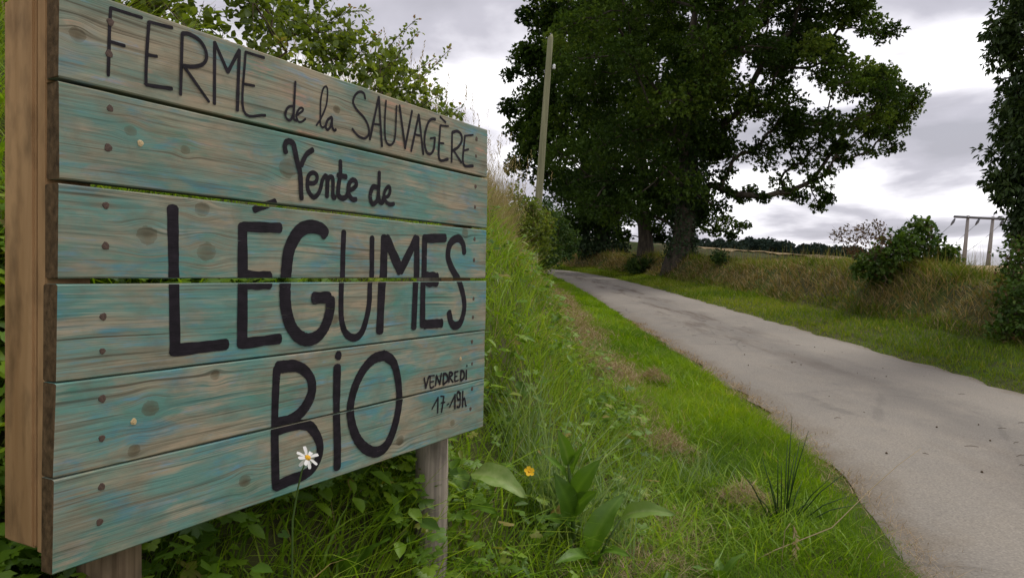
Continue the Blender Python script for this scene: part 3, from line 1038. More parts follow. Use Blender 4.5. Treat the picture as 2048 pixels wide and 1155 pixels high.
# longer arching blades standing out of the sward
g = Geo()
N = 28000
c, nr, q = along(LFOOT, 1.4, 18, N, near=1.0)
off = rng.uniform(-.75, 1.7, N)
P2 = c - nr * off[:, None]
keep = clump(P2[:, 0], P2[:, 1], 5.0, 91) > rng.uniform(.15, .75, N)
keep &= signed(CENTER, P2[:, 0], P2[:, 1]) < -HALF_W - .25
keep &= rng.random(N) > np.clip((P2[:, 1] - 5) / 4, 0, .9) * (off > -.3)
P2 = P2[keep]; off = off[keep]; N = len(P2)
P = gpt(P2[:, 0], P2[:, 1], -.02)
dist = np.hypot(P[:, 0], P[:, 1])
h = clear_of_sign(P, rng.uniform(.14, .46, N) * np.clip(.75 + off * .35, .5, 1.1), .35)
az = rng.uniform(0, 6.28, N)
blades(g, P, h, np.maximum(.0078, .0013 * dist) * rng.uniform(.6, 1.3, N), az, rng.uniform(0, .35, N), rng.uniform(.25, 1.25, N), np.clip(rng.normal(.52, .2, N), 0, .85), (0, .35, .7))
tag(link('meadow_grass', g.mesh('meadow_grass', M['meadow'])), 'long arching grass blades in the left bank and verge', 'grass', kind='stuff')

# tall dry grass with seed heads along the crest of the left bank
g = Geo()
N = 12000
c, nr, q = along(LFOOT, 5.5, 26, N, near=6)
off = rng.uniform(1.35, 3.0, N)
P2 = c - nr * off[:, None]
P = gpt(P2[:, 0], P2[:, 1], -.02)
h = rng.uniform(.35, .85, N) * np.where(P[:, 1] > 8, 1.25, 1)
az = rng.uniform(0, 6.28, N)
ln, cu = rng.uniform(0, .3, N), rng.uniform(.05, .45, N)
tn = np.clip(rng.normal(.5, .25, N), 0, 1)
blades(g, P, h, np.maximum(.0035, .0006 * P[:, 1]) * rng.uniform(.6, 1.2, N), az, ln, cu, tn, (0, .4, .75))
sel = np.flatnonzero(rng.random(N) < .18)
tip = P[sel] + np.stack([np.cos(az[sel]), np.sin(az[sel]), np.zeros(len(sel))], 1) * (h[sel] * (ln[sel] + cu[sel]))[:, None]
tip[:, 2] += h[sel] * (1 - .5 * cu[sel])
for k in range(6):
    a = rng.uniform(0, 6.28, len(sel))
    D = np.stack([np.cos(a) * .5, np.sin(a) * .5, np.ones(len(sel))], 1)
    leaves2(g, tip - np.array([0, 0, 1]) * (k * .022), D, rng.normal(0, 1, (len(sel), 3)), .032, .009, rng.uniform(.4, 1, len(sel)))
tag(link('tall_dry_grass', g.mesh('tall_dry_grass', M['dry'])), 'tall straw coloured seeding grass along the top of the left bank', 'grass', kind='stuff')

# grass of the right verge and right bank
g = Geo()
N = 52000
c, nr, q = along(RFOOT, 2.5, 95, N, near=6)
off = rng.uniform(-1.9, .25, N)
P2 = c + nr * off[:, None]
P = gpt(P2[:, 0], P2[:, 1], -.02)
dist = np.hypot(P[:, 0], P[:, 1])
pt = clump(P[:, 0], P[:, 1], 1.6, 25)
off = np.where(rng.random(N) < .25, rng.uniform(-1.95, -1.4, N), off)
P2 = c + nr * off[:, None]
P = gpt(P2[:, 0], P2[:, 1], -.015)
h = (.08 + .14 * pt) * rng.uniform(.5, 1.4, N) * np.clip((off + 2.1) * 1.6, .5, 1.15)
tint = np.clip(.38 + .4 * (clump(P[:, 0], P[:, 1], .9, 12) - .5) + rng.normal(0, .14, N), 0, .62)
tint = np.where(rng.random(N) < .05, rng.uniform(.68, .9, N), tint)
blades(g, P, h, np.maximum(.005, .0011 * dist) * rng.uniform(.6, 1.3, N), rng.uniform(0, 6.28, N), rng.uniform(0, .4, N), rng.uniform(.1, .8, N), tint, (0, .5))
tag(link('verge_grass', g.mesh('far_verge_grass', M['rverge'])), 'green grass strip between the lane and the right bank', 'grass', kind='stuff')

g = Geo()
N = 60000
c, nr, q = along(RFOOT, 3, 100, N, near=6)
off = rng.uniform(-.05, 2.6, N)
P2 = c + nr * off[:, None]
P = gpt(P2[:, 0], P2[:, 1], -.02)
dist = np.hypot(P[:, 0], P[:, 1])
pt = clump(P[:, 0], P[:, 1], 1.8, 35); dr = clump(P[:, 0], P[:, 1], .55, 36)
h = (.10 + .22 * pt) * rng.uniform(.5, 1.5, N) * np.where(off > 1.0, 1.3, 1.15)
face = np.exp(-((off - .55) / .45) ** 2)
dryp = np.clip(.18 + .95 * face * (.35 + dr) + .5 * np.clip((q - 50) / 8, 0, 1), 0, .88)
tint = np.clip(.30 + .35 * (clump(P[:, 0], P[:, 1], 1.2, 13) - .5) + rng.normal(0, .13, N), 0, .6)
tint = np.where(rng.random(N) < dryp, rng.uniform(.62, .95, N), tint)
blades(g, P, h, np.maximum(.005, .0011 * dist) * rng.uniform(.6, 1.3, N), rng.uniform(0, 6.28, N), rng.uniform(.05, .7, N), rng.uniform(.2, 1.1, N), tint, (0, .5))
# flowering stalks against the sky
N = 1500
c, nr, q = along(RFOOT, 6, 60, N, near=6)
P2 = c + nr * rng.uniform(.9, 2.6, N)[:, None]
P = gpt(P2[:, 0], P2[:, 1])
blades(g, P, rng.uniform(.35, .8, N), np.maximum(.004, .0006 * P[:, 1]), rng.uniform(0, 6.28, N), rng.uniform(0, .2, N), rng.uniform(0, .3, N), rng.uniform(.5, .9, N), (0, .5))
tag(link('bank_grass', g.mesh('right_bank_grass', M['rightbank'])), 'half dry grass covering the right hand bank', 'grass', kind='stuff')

# ------------------------------------------------------------------ broad leaved ground cover around and below the sign
def herbs(name, label, n_pl, region, seedk, rmul=1.0):
    g = Geo()
    c, nr, q = along(LFOOT, region[0], region[1], n_pl, near=1.0)
    off = rng.uniform(region[2], region[3], n_pl)
    P2 = c - nr * off[:, None]
    keep = clump(P2[:, 0], P2[:, 1], 4.5, seedk) > rng.uniform(.15, .75, n_pl)
    P = gpt(P2[keep][:, 0], P2[keep][:, 1])
    n = len(P)
    k = 5
    B = np.repeat(P, k, 0)
    a = rng.uniform(0, 6.28, n * k)
    sa, sb = sign_local(B)
    front = ((np.abs(sa - .15) < .12) | (np.abs(sa - 1.2) < .13)) & (sb < .12) & (sb > -.5)
    hh = clear_of_sign(B, rng.uniform(.05, .24, n * k) * rmul, .3) * np.where(front, .35, 1)
    rr = rng.uniform(.02, .12, n * k)
    tipp = B + np.stack([np.cos(a) * rr, np.sin(a) * rr, hh], 1)
    D = np.stack([np.cos(a), np.sin(a), rng.uniform(-.5, .25, n * k)], 1)
    Nn = np.stack([rng.normal(0, .35, n * k), rng.normal(-.25, .35, n * k), np.ones(n * k)], 1)
    Nn[:, 0] += .2
    typ = rng.random(n * k)
    tn = np.clip(np.repeat(rng.normal(.5, .2, n), k) + rng.normal(0, .12, n * k), 0, .93)
    tn = np.where(rng.random(n * k) < .015, 1, tn)
    s = typ < .45
    lobed(g, tipp[s], D[s], Nn[s], rng.uniform(.022, .05, s.sum()) * rmul, tn[s], 5, .48)
    s = (typ >= .45) & (typ < .7)
    lobed(g, tipp[s], D[s], Nn[s], rng.uniform(.02, .042, s.sum()) * rmul, tn[s], 3, .34, .1)
    s = typ >= .7
    L = rng.uniform(.035, .085, s.sum()) * rmul
    leaves(g, tipp[s], D[s], Nn[s], L, L * rng.uniform(.35, .6, s.sum()), tn[s], .15, .25)
    blades(g, B, hh * 1.02, .0032, a, rr / np.maximum(hh, .02), 0.0, tn * .8, (0, .5))
    return tag(link(name, g.mesh(name, M['herb'])), label, 'weeds', kind='stuff')


herbs('leafy_weeds', 'dark lobed buttercup and geranium leaves below and beside the sign', 2700, (.55, 2.45, .25, 1.25), 41, .9)
herbs('leafy_weeds', 'scattered broad leaves among the grass of the left bank', 800, (2.0, 9, .3, 1.7), 44, .95)

# ------------------------------------------------------------------ cut hay
def straws(g, C, n, spread, hgt, lmin=.04, lmax=.13, w=.0026):
    C = np.repeat(np.asarray(C, float), n, 0); N = len(C)
    o = rng.normal(0, 1, (N, 2)) * spread
    P = C.copy(); P[:, :2] += o
    P[:, 2] = ground_z(P[:, 0], P[:, 1]) + .045 + rng.uniform(0, 1, N) * hgt * np.exp(-(o ** 2).sum(1) / (2 * spread ** 2 + 1e-9))
    L = rng.uniform(lmin, lmax, N)
    blades(g, P, L * .35, np.maximum(w, .0007 * np.hypot(P[:, 0], P[:, 1])), rng.uniform(0, 6.28, N), rng.uniform(.8, 2.4, N), rng.uniform(-1.2, 1.2, N), rng.uniform(.1, .9, N), (0, .5))


M['hay'] = foliage('cut_hay', [(0, (.17, .11, .06)), (.5, (.33, .235, .135)), (1, (.50, .39, .25))], .2, .03)
g = Geo()
n = 620
c, nr, q = along(LFOOT, 2.6, 36, n, near=2)
off = rng.normal(.12, .11, n) - np.where(q > 12, .18, 0)
P2 = c - nr * off[:, None]
keep = clump(P2[:, 0], P2[:, 1], 3.2, 71) > np.where(q > 9, .15, .5)
straws(g, gpt(P2[keep][:, 0], P2[keep][:, 1]), 26, .07, .09)
c, nr, q = along(LFOOT, .5, 16, 420, near=3)
P2 = c + nr * (-edge_off(c) - HALF_W - rng.normal(.02, .07, 420))[:, None]
straws(g, gpt(P2[:, 0], P2[:, 1]), 12, .07, .012, .05, .16)
c, nr, q = along(LFOOT, 6, 22, 260, near=3)
P2 = c - nr * rng.uniform(.1, 1.6, 260)[:, None] * np.clip((q[:, None] - 3) / 8, .2, 1)
straws(g, gpt(P2[:, 0], P2[:, 1]), 30, .14, .16)
c, nr, q = along(LFOOT, 6.5, 24, 300, near=4)
P2 = c - nr * rng.normal(.32, .2, 300)[:, None]
straws(g, gpt(P2[:, 0], P2[:, 1], .06), 34, .13, .2, .06, .2)
tag(link('cut_hay', g.mesh('cut_hay', M['hay'])), 'pale cut hay lying in a line along the foot of the left bank', 'hay', kind='stuff')
for (px, py, dd, sz, lab) in [(1490, 1035, 4.05, .085, 'brown clump of cut hay beside the dark green rushes'),
                              (1308, 778, 7.9, .085, 'small clump of dry cut hay on the green verge near the lane'),
                              (1245, 795, 7.3, .10, 'loose heap of pale cut hay up the bank, left of the smaller clump'),
                              (1340, 935, 5.0, .09, 'flattened brown clump of cut hay in the middle of the green verge')]:
    p = at(px, py, dd)
    g = Geo()
    straws(g, gpt(np.array([p[0]]), np.array([p[1]])), 900, sz, .13, .04, .14, .003)
    me = g.mesh('hay_clump', M['hay'])
    tag(link('hay_clump', me), lab, 'hay', 'clumps of cut hay on the left verge')

# ------------------------------------------------------------------ trees and bushes
def grow(nodes, parents, clusters, wlen=.25):
    """joins every cluster to the branch skeleton, nearest first"""
    nodes = [np.asarray(n, float) for n in nodes]; parents = list(parents)
    base_n = len(nodes)
    plen = [0.0]
    for i in range(1, base_n):
        plen.append(plen[parents[i]] + np.linalg.norm(nodes[i] - nodes[parents[i]]))
    d0 = np.min(np.linalg.norm(clusters[:, None] - np.array(nodes)[None], axis=2), 1)
    owner = []
    for k in np.argsort(d0):
        A = np.array(nodes)
        dd = np.linalg.norm(A - clusters[k], axis=1) + wlen * np.array(plen)
        low = (A[:, 2] > clusters[k][2] + .3) & (np.arange(len(A)) < base_n)
        dd = dd + low * .3
        j = int(np.argmin(dd)); a = nodes[j]; b = clusters[k]
        L = np.linalg.norm(b - a)
        prev = j
        for t in ((.5, 1.0) if L > .6 else (1.0,)):
            p = a + (b - a) * t
            if t < 1:
                p = p + np.array([rng.normal(0, .07), rng.normal(0, .07), .08 + rng.normal(0, .05)]) * L
            nodes.append(p); parents.append(prev); plen.append(plen[prev] + np.linalg.norm(p - nodes[prev])); prev = len(nodes) - 1
        owner.append((k, prev))
    return nodes, parents


def limbs_geo(nodes, parents, start, r0, tipr, power=.5):
    n = len(nodes); cnt = np.zeros(n)
    kids = np.zeros(n, int)
    for i in range(n - 1, 0, -1):
        if kids[i] == 0:
            cnt[i] += 1
        cnt[parents[i]] += cnt[i]; kids[parents[i]] += 1
    g = Geo()
    rad = np.clip(tipr * np.maximum(cnt, 1) ** power, tipr, r0)
    for i in range(start, n):
        p = parents[i]
        ra = min(rad[p], rad[i] * 1.25) if p >= start else rad[i] * 1.2
        tube(g, [nodes[p], nodes[i]], [ra, rad[i]], 5, .5, False)
    return g


def crown_leaves(g, C, R, per, L, W, ctint, flat=.75, bunch=5, inner=.45, pend=0.0, spread=.9, fn=None):
    """bunches of leaves spread through every cluster"""
    C = np.repeat(C, per, 0); R = np.repeat(R, per); T = np.repeat(ctint, per)
    n = len(C)
    d = unit(rng.normal(0, 1, (n, 3)))
    r = R * rng.uniform(0, 1, n) ** inner
    o = d * r[:, None]; o[:, 2] *= flat
    P = np.repeat(C + o, bunch, 0)
    out = np.repeat(unit(d + np.array([0, 0, .25 - pend])), bunch, 0)
    D = unit(out + rng.normal(0, spread, out.shape) - np.array([0, 0, pend]))
    Nn = unit(np.array([0, 0, 1.0]) + rng.normal(0, .6, out.shape))
    m = len(P)
    ls = L * rng.uniform(.65, 1.25, m)
    tn = np.clip(np.repeat(T, bunch) + np.repeat(rng.normal(0, .1, n), bunch) + rng.normal(0, .08, m), 0, 1)
    (fn or leaves)(g, P, D, Nn, ls, ls * W / L * rng.uniform(.8, 1.2, m), tn)


def ivy(g, pts, rad, n, L, t=.5):
    """leaves clothing a trunk"""
    pts = np.asarray(pts, float); k = rng.uniform(0, len(pts) - 1, n); i = k.astype(int); f = (k - i)[:, None]
    c = pts[i] * (1 - f) + pts[i + 1] * f
    r = (np.asarray(rad)[i] * (1 - f[:, 0]) + np.asarray(rad)[i + 1] * f[:, 0]) * rng.uniform(.85, 1.25, n)
    a = rng.uniform(0, 6.28, n)
    o = np.stack([np.cos(a), np.sin(a), rng.normal(0, .2, n)], 1)
    D = unit(o * .6 + np.array([0, 0, -.7]) + rng.normal(0, .6, (n, 3)))
    leaves(g, c + o * r[:, None], D, o + rng.normal(0, .6, (n, 3)), L * rng.uniform(.6, 1.2, n), L * .8, np.clip(rng.normal(t, .2, n), 0, 1))


CROWN = [(1080, -190), (1062, 0), (1074, 45), (1040, 105), (1010, 145), (1050, 172), (1014, 225), (1036, 270), (1024, 335), (1085, 380), (1128, 420), (1165, 470),
         (1240, 452), (1330, 448), (1400, 455), (1425, 410), (1420, 345), (1455, 300), (1480, 240), (1540, 250), (1600, 300), (1690, 330), (1720, 290), (1790, 315),
         (1812, 255), (1850, 200), (1835, 165), (1770, 112), (1720, 100), (1690, 80), (1720, 66), (1790, 70), (1775, 25), (1740, -30), (1770, -150), (1500, -230), (1300, -250)]
HOLES = [(1478, 155, 20), (1500, 165, 14), (1445, 335, 8), (1640, 195, 24), (1690, 215, 18), (1600, 150, 14), (1330, 150, 12), (1680, 75, 12), (1545, 235, 12)]
SPOTS = [(1690, 322, .5), (1700, 292, .7), (1655, 345, .55), (1640, 380, .8), (1640, 412, .5), (1612, 330, .8), (1582, 285, .9), (1550, 258, .8), (1532, 330, .75), (1560, 362, .7),
         (1575, 384, .5), (1500, 382, .5), (1482, 397, .45), (1460, 385, .4), (1527, 394, .4), (1450, 440, .7), (1482, 452, .5), (1430, 460, .6), (1462, 470, .4), (1400, 448, .7),
         (1500, 305, .8), (1742, 302, .8), (1785, 297, .6), (1835, 185, .7), (1825, 215, .6), (1800, 240, .7), (1790, 60, .6), (1765, 75, .6), (1735, 60, .7), (1020, 150, .6),
         (1018, 215, .7), (1030, 262, .7), (1030, 330, .6), (1055, 30, .7), (1050, 105, .7), (1215, 462, .6), (1250, 470, .5), (1310, 460, .55), (1325, 475, .45), (1160, 440, .9), (1600, 395, .45), (1655, 398, .4), (1440, 300, .9), (1420, 350, .8), (1410, 400, .8), (1455, 345, .6), (1470, 300, .8), (1520, 290, .8), (1400, 430, .8), (1440, 415, .6), (1545, 300, .7), (1620, 300, .7), (1660, 310, .6), (1590, 330, .6), (1625, 360, .55), (1440, 375, .5)]
OAKS = [dict(x=8.45, y=38.0, r=.52, lean=.25, top=17.5), dict(x=8.25, y=47.5, r=.42, lean=-.2, top=16), dict(x=7.0, y=58.0, r=.6, lean=-.5, top=18)]
cand = []
tries = 0
while len(cand) < 560 and tries < 30000:
    tries += 1
    x, y = rng.uniform(1005, 1860), rng.uniform(-240, 470)
    if not inside(CROWN, np.array([x]), np.array([y]))[0]:
        continue
    ed = edge_dist(CROWN, np.array([x]), np.array([y]))[0]
    if ed < 18 or any(math.hypot(x - hx, y - hy) < hr + 10 for hx, hy, hr in HOLES):
        continue
    if sum(math.hypot(x - c[0], y - c[1]) < 30 for c in cand) >= 4:
        continue
    far_right = x > 1470 and y > -20
    if far_right and sum(math.hypot(x - c[0], y - c[1]) < 22 for c in cand) >= (4 if y < 255 else 2):
        continue
    cand.append((x, y, (rng.uniform(.6, 1.0) if y < 255 else rng.uniform(.42, .75)) if far_right else rng.uniform(.9, 1.4), ed))
cand += [(x, y, r, 12) for x, y, r in SPOTS]
sets = [[], [], []]
for (x, y, r, ed) in cand:
    p = [np.exp(-((x - cx) / sx) ** 2) for cx, sx in ((1480, 260), (1270, 130), (1130, 130))]
    k = 0 if x > 1400 else (2 if x < 1110 else int(rng.choice(3, p=np.array(p) / sum(p))))
    o = OAKS[k]
    dep = o['y'] + rng.uniform(-1, 1) * min(6.5, .8 + ed * .035)
    q = at(x, y, dep)
    sets[k].append((*q, r * (1 if k == 0 else (1.15 if k == 1 else 1.35))))
OAK_LABELS = ['large oak nearest the camera with ivied trunk and branches reaching over the field', 'slimmer bare trunked oak standing between the two ivied oaks', 'far oak clothed in dark ivy where the lane bends left']
for k, o in enumerate(OAKS):
    base = np.array([o['x'], o['y'], float(ground_z(np.array([o['x']]), np.array([o['y']]))[0]) - .3])
    root = empty('oak_tree', base, OAK_LABELS[k], 'tree', 'oaks on the right bank')
    zs = np.array([-1.3, .4, 1.4, 3.0, 5.0, 7.0, 9.0, 11.0, 13.0, o['top']]) * (1 if k != 1 else .95)
    nodes = [np.array([o['lean'] * (z / 6) + .18 * math.sin(z * .5 + k), .15 * math.sin(z * .7 + k), z]) for z in zs]
    rad = o['r'] * np.array([1.95, 1.3, 1.02, .92, .84, .72, .56, .42, .28, .12])
    g = Geo()
    tube(g, nodes, rad, 14, .5)
    V = g.V[0]; ang = np.arctan2(V[:, 1], V[:, 0])
    V[:, :2] *= (1 + .08 * np.sin(ang * 5 + V[:, 2] * .4) + .05 * np.sin(ang * 9 + 1))[:, None]
    link('trunk', g.mesh('trunk', M['bark'], True), root)
    C = np.array(sets[k]); cl = C[:, :3] - base; R = C[:, 3]
    nn, pp = grow(nodes, [0] + list(range(len(nodes) - 1)), cl, .22)
    # keep the limbs springing from above head height
    gl = limbs_geo(nn, pp, len(nodes), o['r'] * .55, .035, .52)
    tag(link('limbs', gl.mesh('limbs', M['bark'], True), root), kind='stuff')
    gc = Geo()
    ct = np.clip(rng.normal(.40, .24, len(cl)) + .012 * (cl[:, 2] - 8), .05, .95)
    big = R > .85
    crown_leaves(gc, cl[~big], R[~big], 66, .165 * (1 + .32 * k), .105 * (1 + .35 * k), ct[~big], .62, 5, .6, fn=leaves2)
    crown_leaves(gc, cl[big], R[big], 165 if k == 0 else 130, .165 * (1 + .32 * k), .105 * (1 + .35 * k), ct[big], .75, 5, .5, fn=leaves2)
    # twigs that carry the bunches
    gt = Geo()
    for c_, r_ in zip(cl, R):
        for _ in range(4):
            d = unit(rng.normal(0, 1, 3)); d[2] *= .6
            tube(gt, [c_, c_ + d * r_ * .55 + np.array([0, 0, .05]), c_ + d * r_ * 1.0], [.022, .014, .006], 3, .5, False)
    tag(link('twigs', gt.mesh('twigs', M['bark']), root), kind='stuff')
    tag(link('crown', gc.mesh('crown', M['oak']), root), kind='stuff')
    if k in (0, 2):
        gi = Geo()
        top = 5 if k == 0 else 7
        ivy(gi, nodes[1 if k == 0 else 1:top], rad[1:top] * (1.12 if k == 0 else 2.2), 2200 if k == 0 else 9000, .12 if k == 0 else .2)
        if k == 0:
            ivy(gi, np.array(nodes[3:7]) + np.array([.35, 0, 0]), rad[3:7] * 1.2, 2600, .16)
        tag(link('ivy', gi.mesh('ivy', M['ivy']), root), kind='stuff')


def bush(name, label, poly, dep, thick, n, rr, leafn, L, W, mat, mind=14, group=None, tint=(.45, .2), flat=.9, stem=.012, bunch=3, base_y=None, inner=.5, pend=0.0, twig=3):
    """shrub filling an outline at its own distance and depth, with stems from its foot"""
    pts = []
    P = np.array(poly, float); tries = 0
    while len(pts) < n and tries < 6000:
        tries += 1
        x, y = rng.uniform(P[:, 0].min(), P[:, 0].max()), rng.uniform(P[:, 1].min(), P[:, 1].max())
        if inside(P, np.array([x]), np.array([y]))[0]:
            ed = edge_dist(P, np.array([x]), np.array([y]))[0]
            if ed > mind * .5:
                d = dep(x, y) if callable(dep) else dep
                pts.append(at(x, y, d + rng.uniform(-1, 1) * min(thick, .15 + ed * d / 1500 * 1.2)))
    C = np.array(pts)
    cx, cy = np.median(C[:, 0]), np.median(C[:, 1])
    foot = np.array([cx, cy, float(ground_z(np.array([cx]), np.array([cy]))[0]) - .05])
    root = empty(name, foot, label, 'bush', group)
    C = C - foot
    h0 = max(.15, min(.5, C[:, 2].max() * .25))
    nodes = [np.zeros(3)]; parents = [0]
    span = C[:, 0].max() - C[:, 0].min()
    for k in range(max(3, int(span / .5))):
        p = np.array([np.quantile(C[:, 0], rng.uniform(.1, .9)), np.quantile(C[:, 1], rng.uniform(.1, .9)), 0])
        gz = float(ground_z(np.array([p[0] + cx]), np.array([p[1] + cy]))[0]) - foot[2]
        nodes += [np.array([p[0], p[1], gz - .05]), np.array([p[0] + rng.normal(0, .08), p[1] + rng.normal(0, .08), gz + h0])]
        parents += [0, len(nodes) - 2]
    st = 1
    nn, pp = grow(nodes, parents, C, .15)
    pp = list(pp)
    gl = Geo()
    full = limbs_geo(nn, pp, 1, stem * 3, stem * .5, .4)
    tag(link('stems', full.mesh('stems', M['twig'], True), root), kind='stuff')
    gc = Geo()
    R = rr * rng.uniform(.75, 1.3, len(C))
    if twig:
        gt = Geo()
        for c_, r_ in zip(C, R):
            for _ in range(twig):
                d = unit(rng.normal(0, 1, 3) + np.array([0, 0, .5]))
                tube(gt, [c_, c_ + d * r_ * 1.05], [stem * .4, stem * .18], 3, .5, False)
        tag(link('twigs', gt.mesh('twigs', M['twig']), root), kind='stuff')
    crown_leaves(gc, C, R, leafn, L, W, np.clip(rng.normal(*tint, len(C)), 0, .92), flat, bunch, inner, pend)
    tag(link('foliage', gc.mesh('foliage', mat), root), kind='stuff')
    return root, foot


# hedge bank bramble rising behind the sign
sign_dep = lambda x, y: 3.1 + max(0.0, min(1.0, (x - 150) / 760)) * 2.3
root, foot = bush('bramble_bush', 'leafy bramble and hedge shrub rising behind the top of the sign',
                  [(-60, -150), (560, -150), (625, -60), (650, 40), (690, 75), (730, 70), (770, 100), (800, 140), (845, 150), (870, 215), (905, 245), (930, 300), (700, 330), (300, 230), (-60, 130)],
                  sign_dep, .7, 185, .16, 24, .046, .032, M['bramble'], 18, None, (.42, .2), .9, .006, 3)
gs, gl = Geo(), Geo()
SHOOTS = [((754, 125), (831, 40)), ((770, 150), (838, 63)), ((800, 215), (902, 96)), ((615, 45), (668, -4)), ((690, 90), (742, 45)), ((700, 130), (760, 70)), ((640, 60), (700, 20)),
          ((830, 225), (893, 185)), ((865, 245), (925, 215)), ((560, 20), (640, -40)), ((720, 170), (800, 95)), ((660, 40), (735, 22)), ((905, 262), (918, 226)), ((780, 190), (868, 118))]
for (a, b) in SHOOTS:
    d = sign_dep(*a) + rng.uniform(-.3, .3)
    A, B = at(*a, d) - foot, at(*b, d + rng.uniform(-.15, .15)) - foot
    mid = (A + B) / 2 + np.array([0, 0, .02])
    A0 = A - (B - A) * .5
    tube(gs, [A0, A, mid, B], [.0035, .003, .0024, .0012], 4, .5, False)
    n = int(np.linalg.norm(B - A) / .02) + 3
    for t in np.linspace(0, 1.0, n):
        p = A + (B - A) * t + np.array([0, 0, .02 * (1 - abs(2 * t - 1))])
        k = 3
        D = unit(np.tile(unit(B - A) * .5, (k, 1)) + rng.normal(0, .8, (k, 3)))
        ls = rng.uniform(.022, .05, k) * (1.05 - .45 * t)
        pet = p + D * .018
        for q_ in pet:
            tube(gs, [p, q_], [.0008, .0006], 3, .5, False)
        leaves(gl, pet, D, rng.normal(0, .5, (k, 3)) + np.array([0, -.3, 1]), ls, ls * .68, np.clip(rng.normal(.5 + (.45 if t > .93 else 0), .15, k), 0, 1), .2, .2)
tag(link('shoots', gs.mesh('shoots', M['twig']), root), kind='stuff')
tag(link('shoot_leaves', gl.mesh('shoot_leaves', M['bramble']), root), kind='stuff')

bush('bank_thicket', 'rough green thicket on the left bank hiding the base of the leaning pole', [(1000, 400), (1030, 380), (1050, 392), (1072, 408), (1098, 430), (1108, 470), (1095, 530), (1060, 500), (1030, 470), (1000, 440)],
     lambda x, y: 15.5 + (x - 1000) * .012, .5, 80, .22, 26, .065, .04, M['bramble'], 8, None, (.38, .25), .9, .008, 3)
bush('hedge_bush', 'dark green hedge bush at the foot of the leaning pole', [(1048, 425), (1062, 398), (1088, 392), (1112, 418), (1150, 468), (1152, 505), (1112, 538), (1092, 545), (1070, 520), (1050, 470)],
     lambda x, y: 21 + (x - 1050) * .05, .9, 90, .34, 42, .09, .06, M['hedge'], 10, None, (.5, .22), .9, .012, 3)
bush('hedge_bush', 'dark bush in shade behind the bend, left of the far oak', [(1095, 440), (1130, 425), (1165, 450), (1190, 500), (1150, 525), (1112, 505)],
     66, 2.0, 50, .9, 60, .2, .14, M['ivy'], 10, None, (.4, .2), .9, .03, 3)
bush('dark_bush', 'small dark bush at the foot of the middle oak', [(1250, 545), (1262, 520), (1290, 508), (1318, 525), (1325, 548), (1285, 556)],
     42.5, .6, 26, .42, 40, .13, .08, M['hedge'], 6, None, (.45, .2), .9, .02, 3)
bush('hazel_shrub', 'dense dark leafy shrub on the right bank before the double pylon',
     [(1690, 548), (1725, 505), (1775, 475), (1795, 440), (1835, 434), (1862, 450), (1885, 482), (1915, 510), (1910, 545), (1860, 565), (1790, 572), (1745, 565)],
     lambda x, y: 17.0, .8, 95, .24, 20, .105, .07, M['shrub'], 14, None, (.42, .22), .85, .012, 3, pend=.25)
bush('rose_bush', 'sparse reddish wild rose shoots left of the dense shrub', [(1660, 470), (1685, 448), (1735, 436), (1785, 446), (1790, 500), (1740, 520), (1690, 505)],
     16.4, .5, 46, .16, 9, .055, .036, M['rose'], 8, None, (.5, .25), .9, .006, 2)
bush('bank_shrub', 'thin twiggy bush under the tree at the right edge', [(1995, 560), (2005, 500), (2030, 470), (2060, 470), (2070, 560), (2050, 640), (2005, 600)],
     12.5, .5, 50, .2, 14, .07, .045, M['shrub'], 8, None, (.5, .2), .9, .008, 2)
bush('bramble_patch', 'low dark bramble patch at the right edge of the bank', [(1985, 690), (1990, 620), (2020, 570), (2080, 540), (2080, 700), (2010, 695)],
     11.6, .35, 60, .2, 18, .07, .05, M['shrub'], 8, None, (.45, .25), .9, .006, 2)
bush('bank_shrub', 'small green bush on the bank top to the right of the near oak', [(1425, 520), (1432, 505), (1448, 508), (1455, 522), (1440, 530)],
     31, .3, 14, .25, 40, .08, .05, M['hedge'], 3, None, (.4, .2), .9, .01, 2)

# tree at the right edge: a leafy column over its own trunk
tp = at(2085, 520, 13.0)
base = np.array([tp[0], 13.0, float(ground_z(np.array([tp[0]]), np.array([13.0]))[0]) - .2])
root = empty('leafy_tree', base, 'tall narrow tree hung with drooping leaves at the right edge', 'tree')
zs = [0, .8, 2, 3.5, 5, 6.5, 7.6]
nodes = [np.array([.05 * math.sin(z), .05 * math.cos(z * 1.3), z]) for z in zs]
g = Geo()
tube(g, nodes, [.26, .2, .18, .16, .13, .09, .03], 10)
link('trunk', g.mesh('trunk', M['bark'], True), root)
C = []
for z in np.arange(.9, 7.6, .16):
    for _ in range(8):
        a = rng.uniform(0, 6.28)
        rr = (.72 + .12 * math.sin(z * 3.1) + rng.normal(0, .1)) * min(1, (8.4 - z) / 1.2) * rng.uniform(.35, 1) ** .5 * (.55 if z < 1.6 else 1)
        C.append((math.cos(a) * rr, math.sin(a) * rr, z))
C = np.array(C)
nn, pp = grow(nodes, [0] + list(range(len(nodes) - 1)), C, .1)
tag(link('branches', limbs_geo(nn, pp, len(nodes), .05, .008, .45).mesh('branches', M['bark'], True), root), kind='stuff')
g = Geo()
crown_leaves(g, C, np.full(len(C), .27), 36, .125, .05, np.clip(rng.normal(.45, .2, len(C)), 0, 1), 1.0, 4, .55, .55, .7, fn=leaves2)
tag(link('crown', g.mesh('crown', M['rtree']), root), kind='stuff')

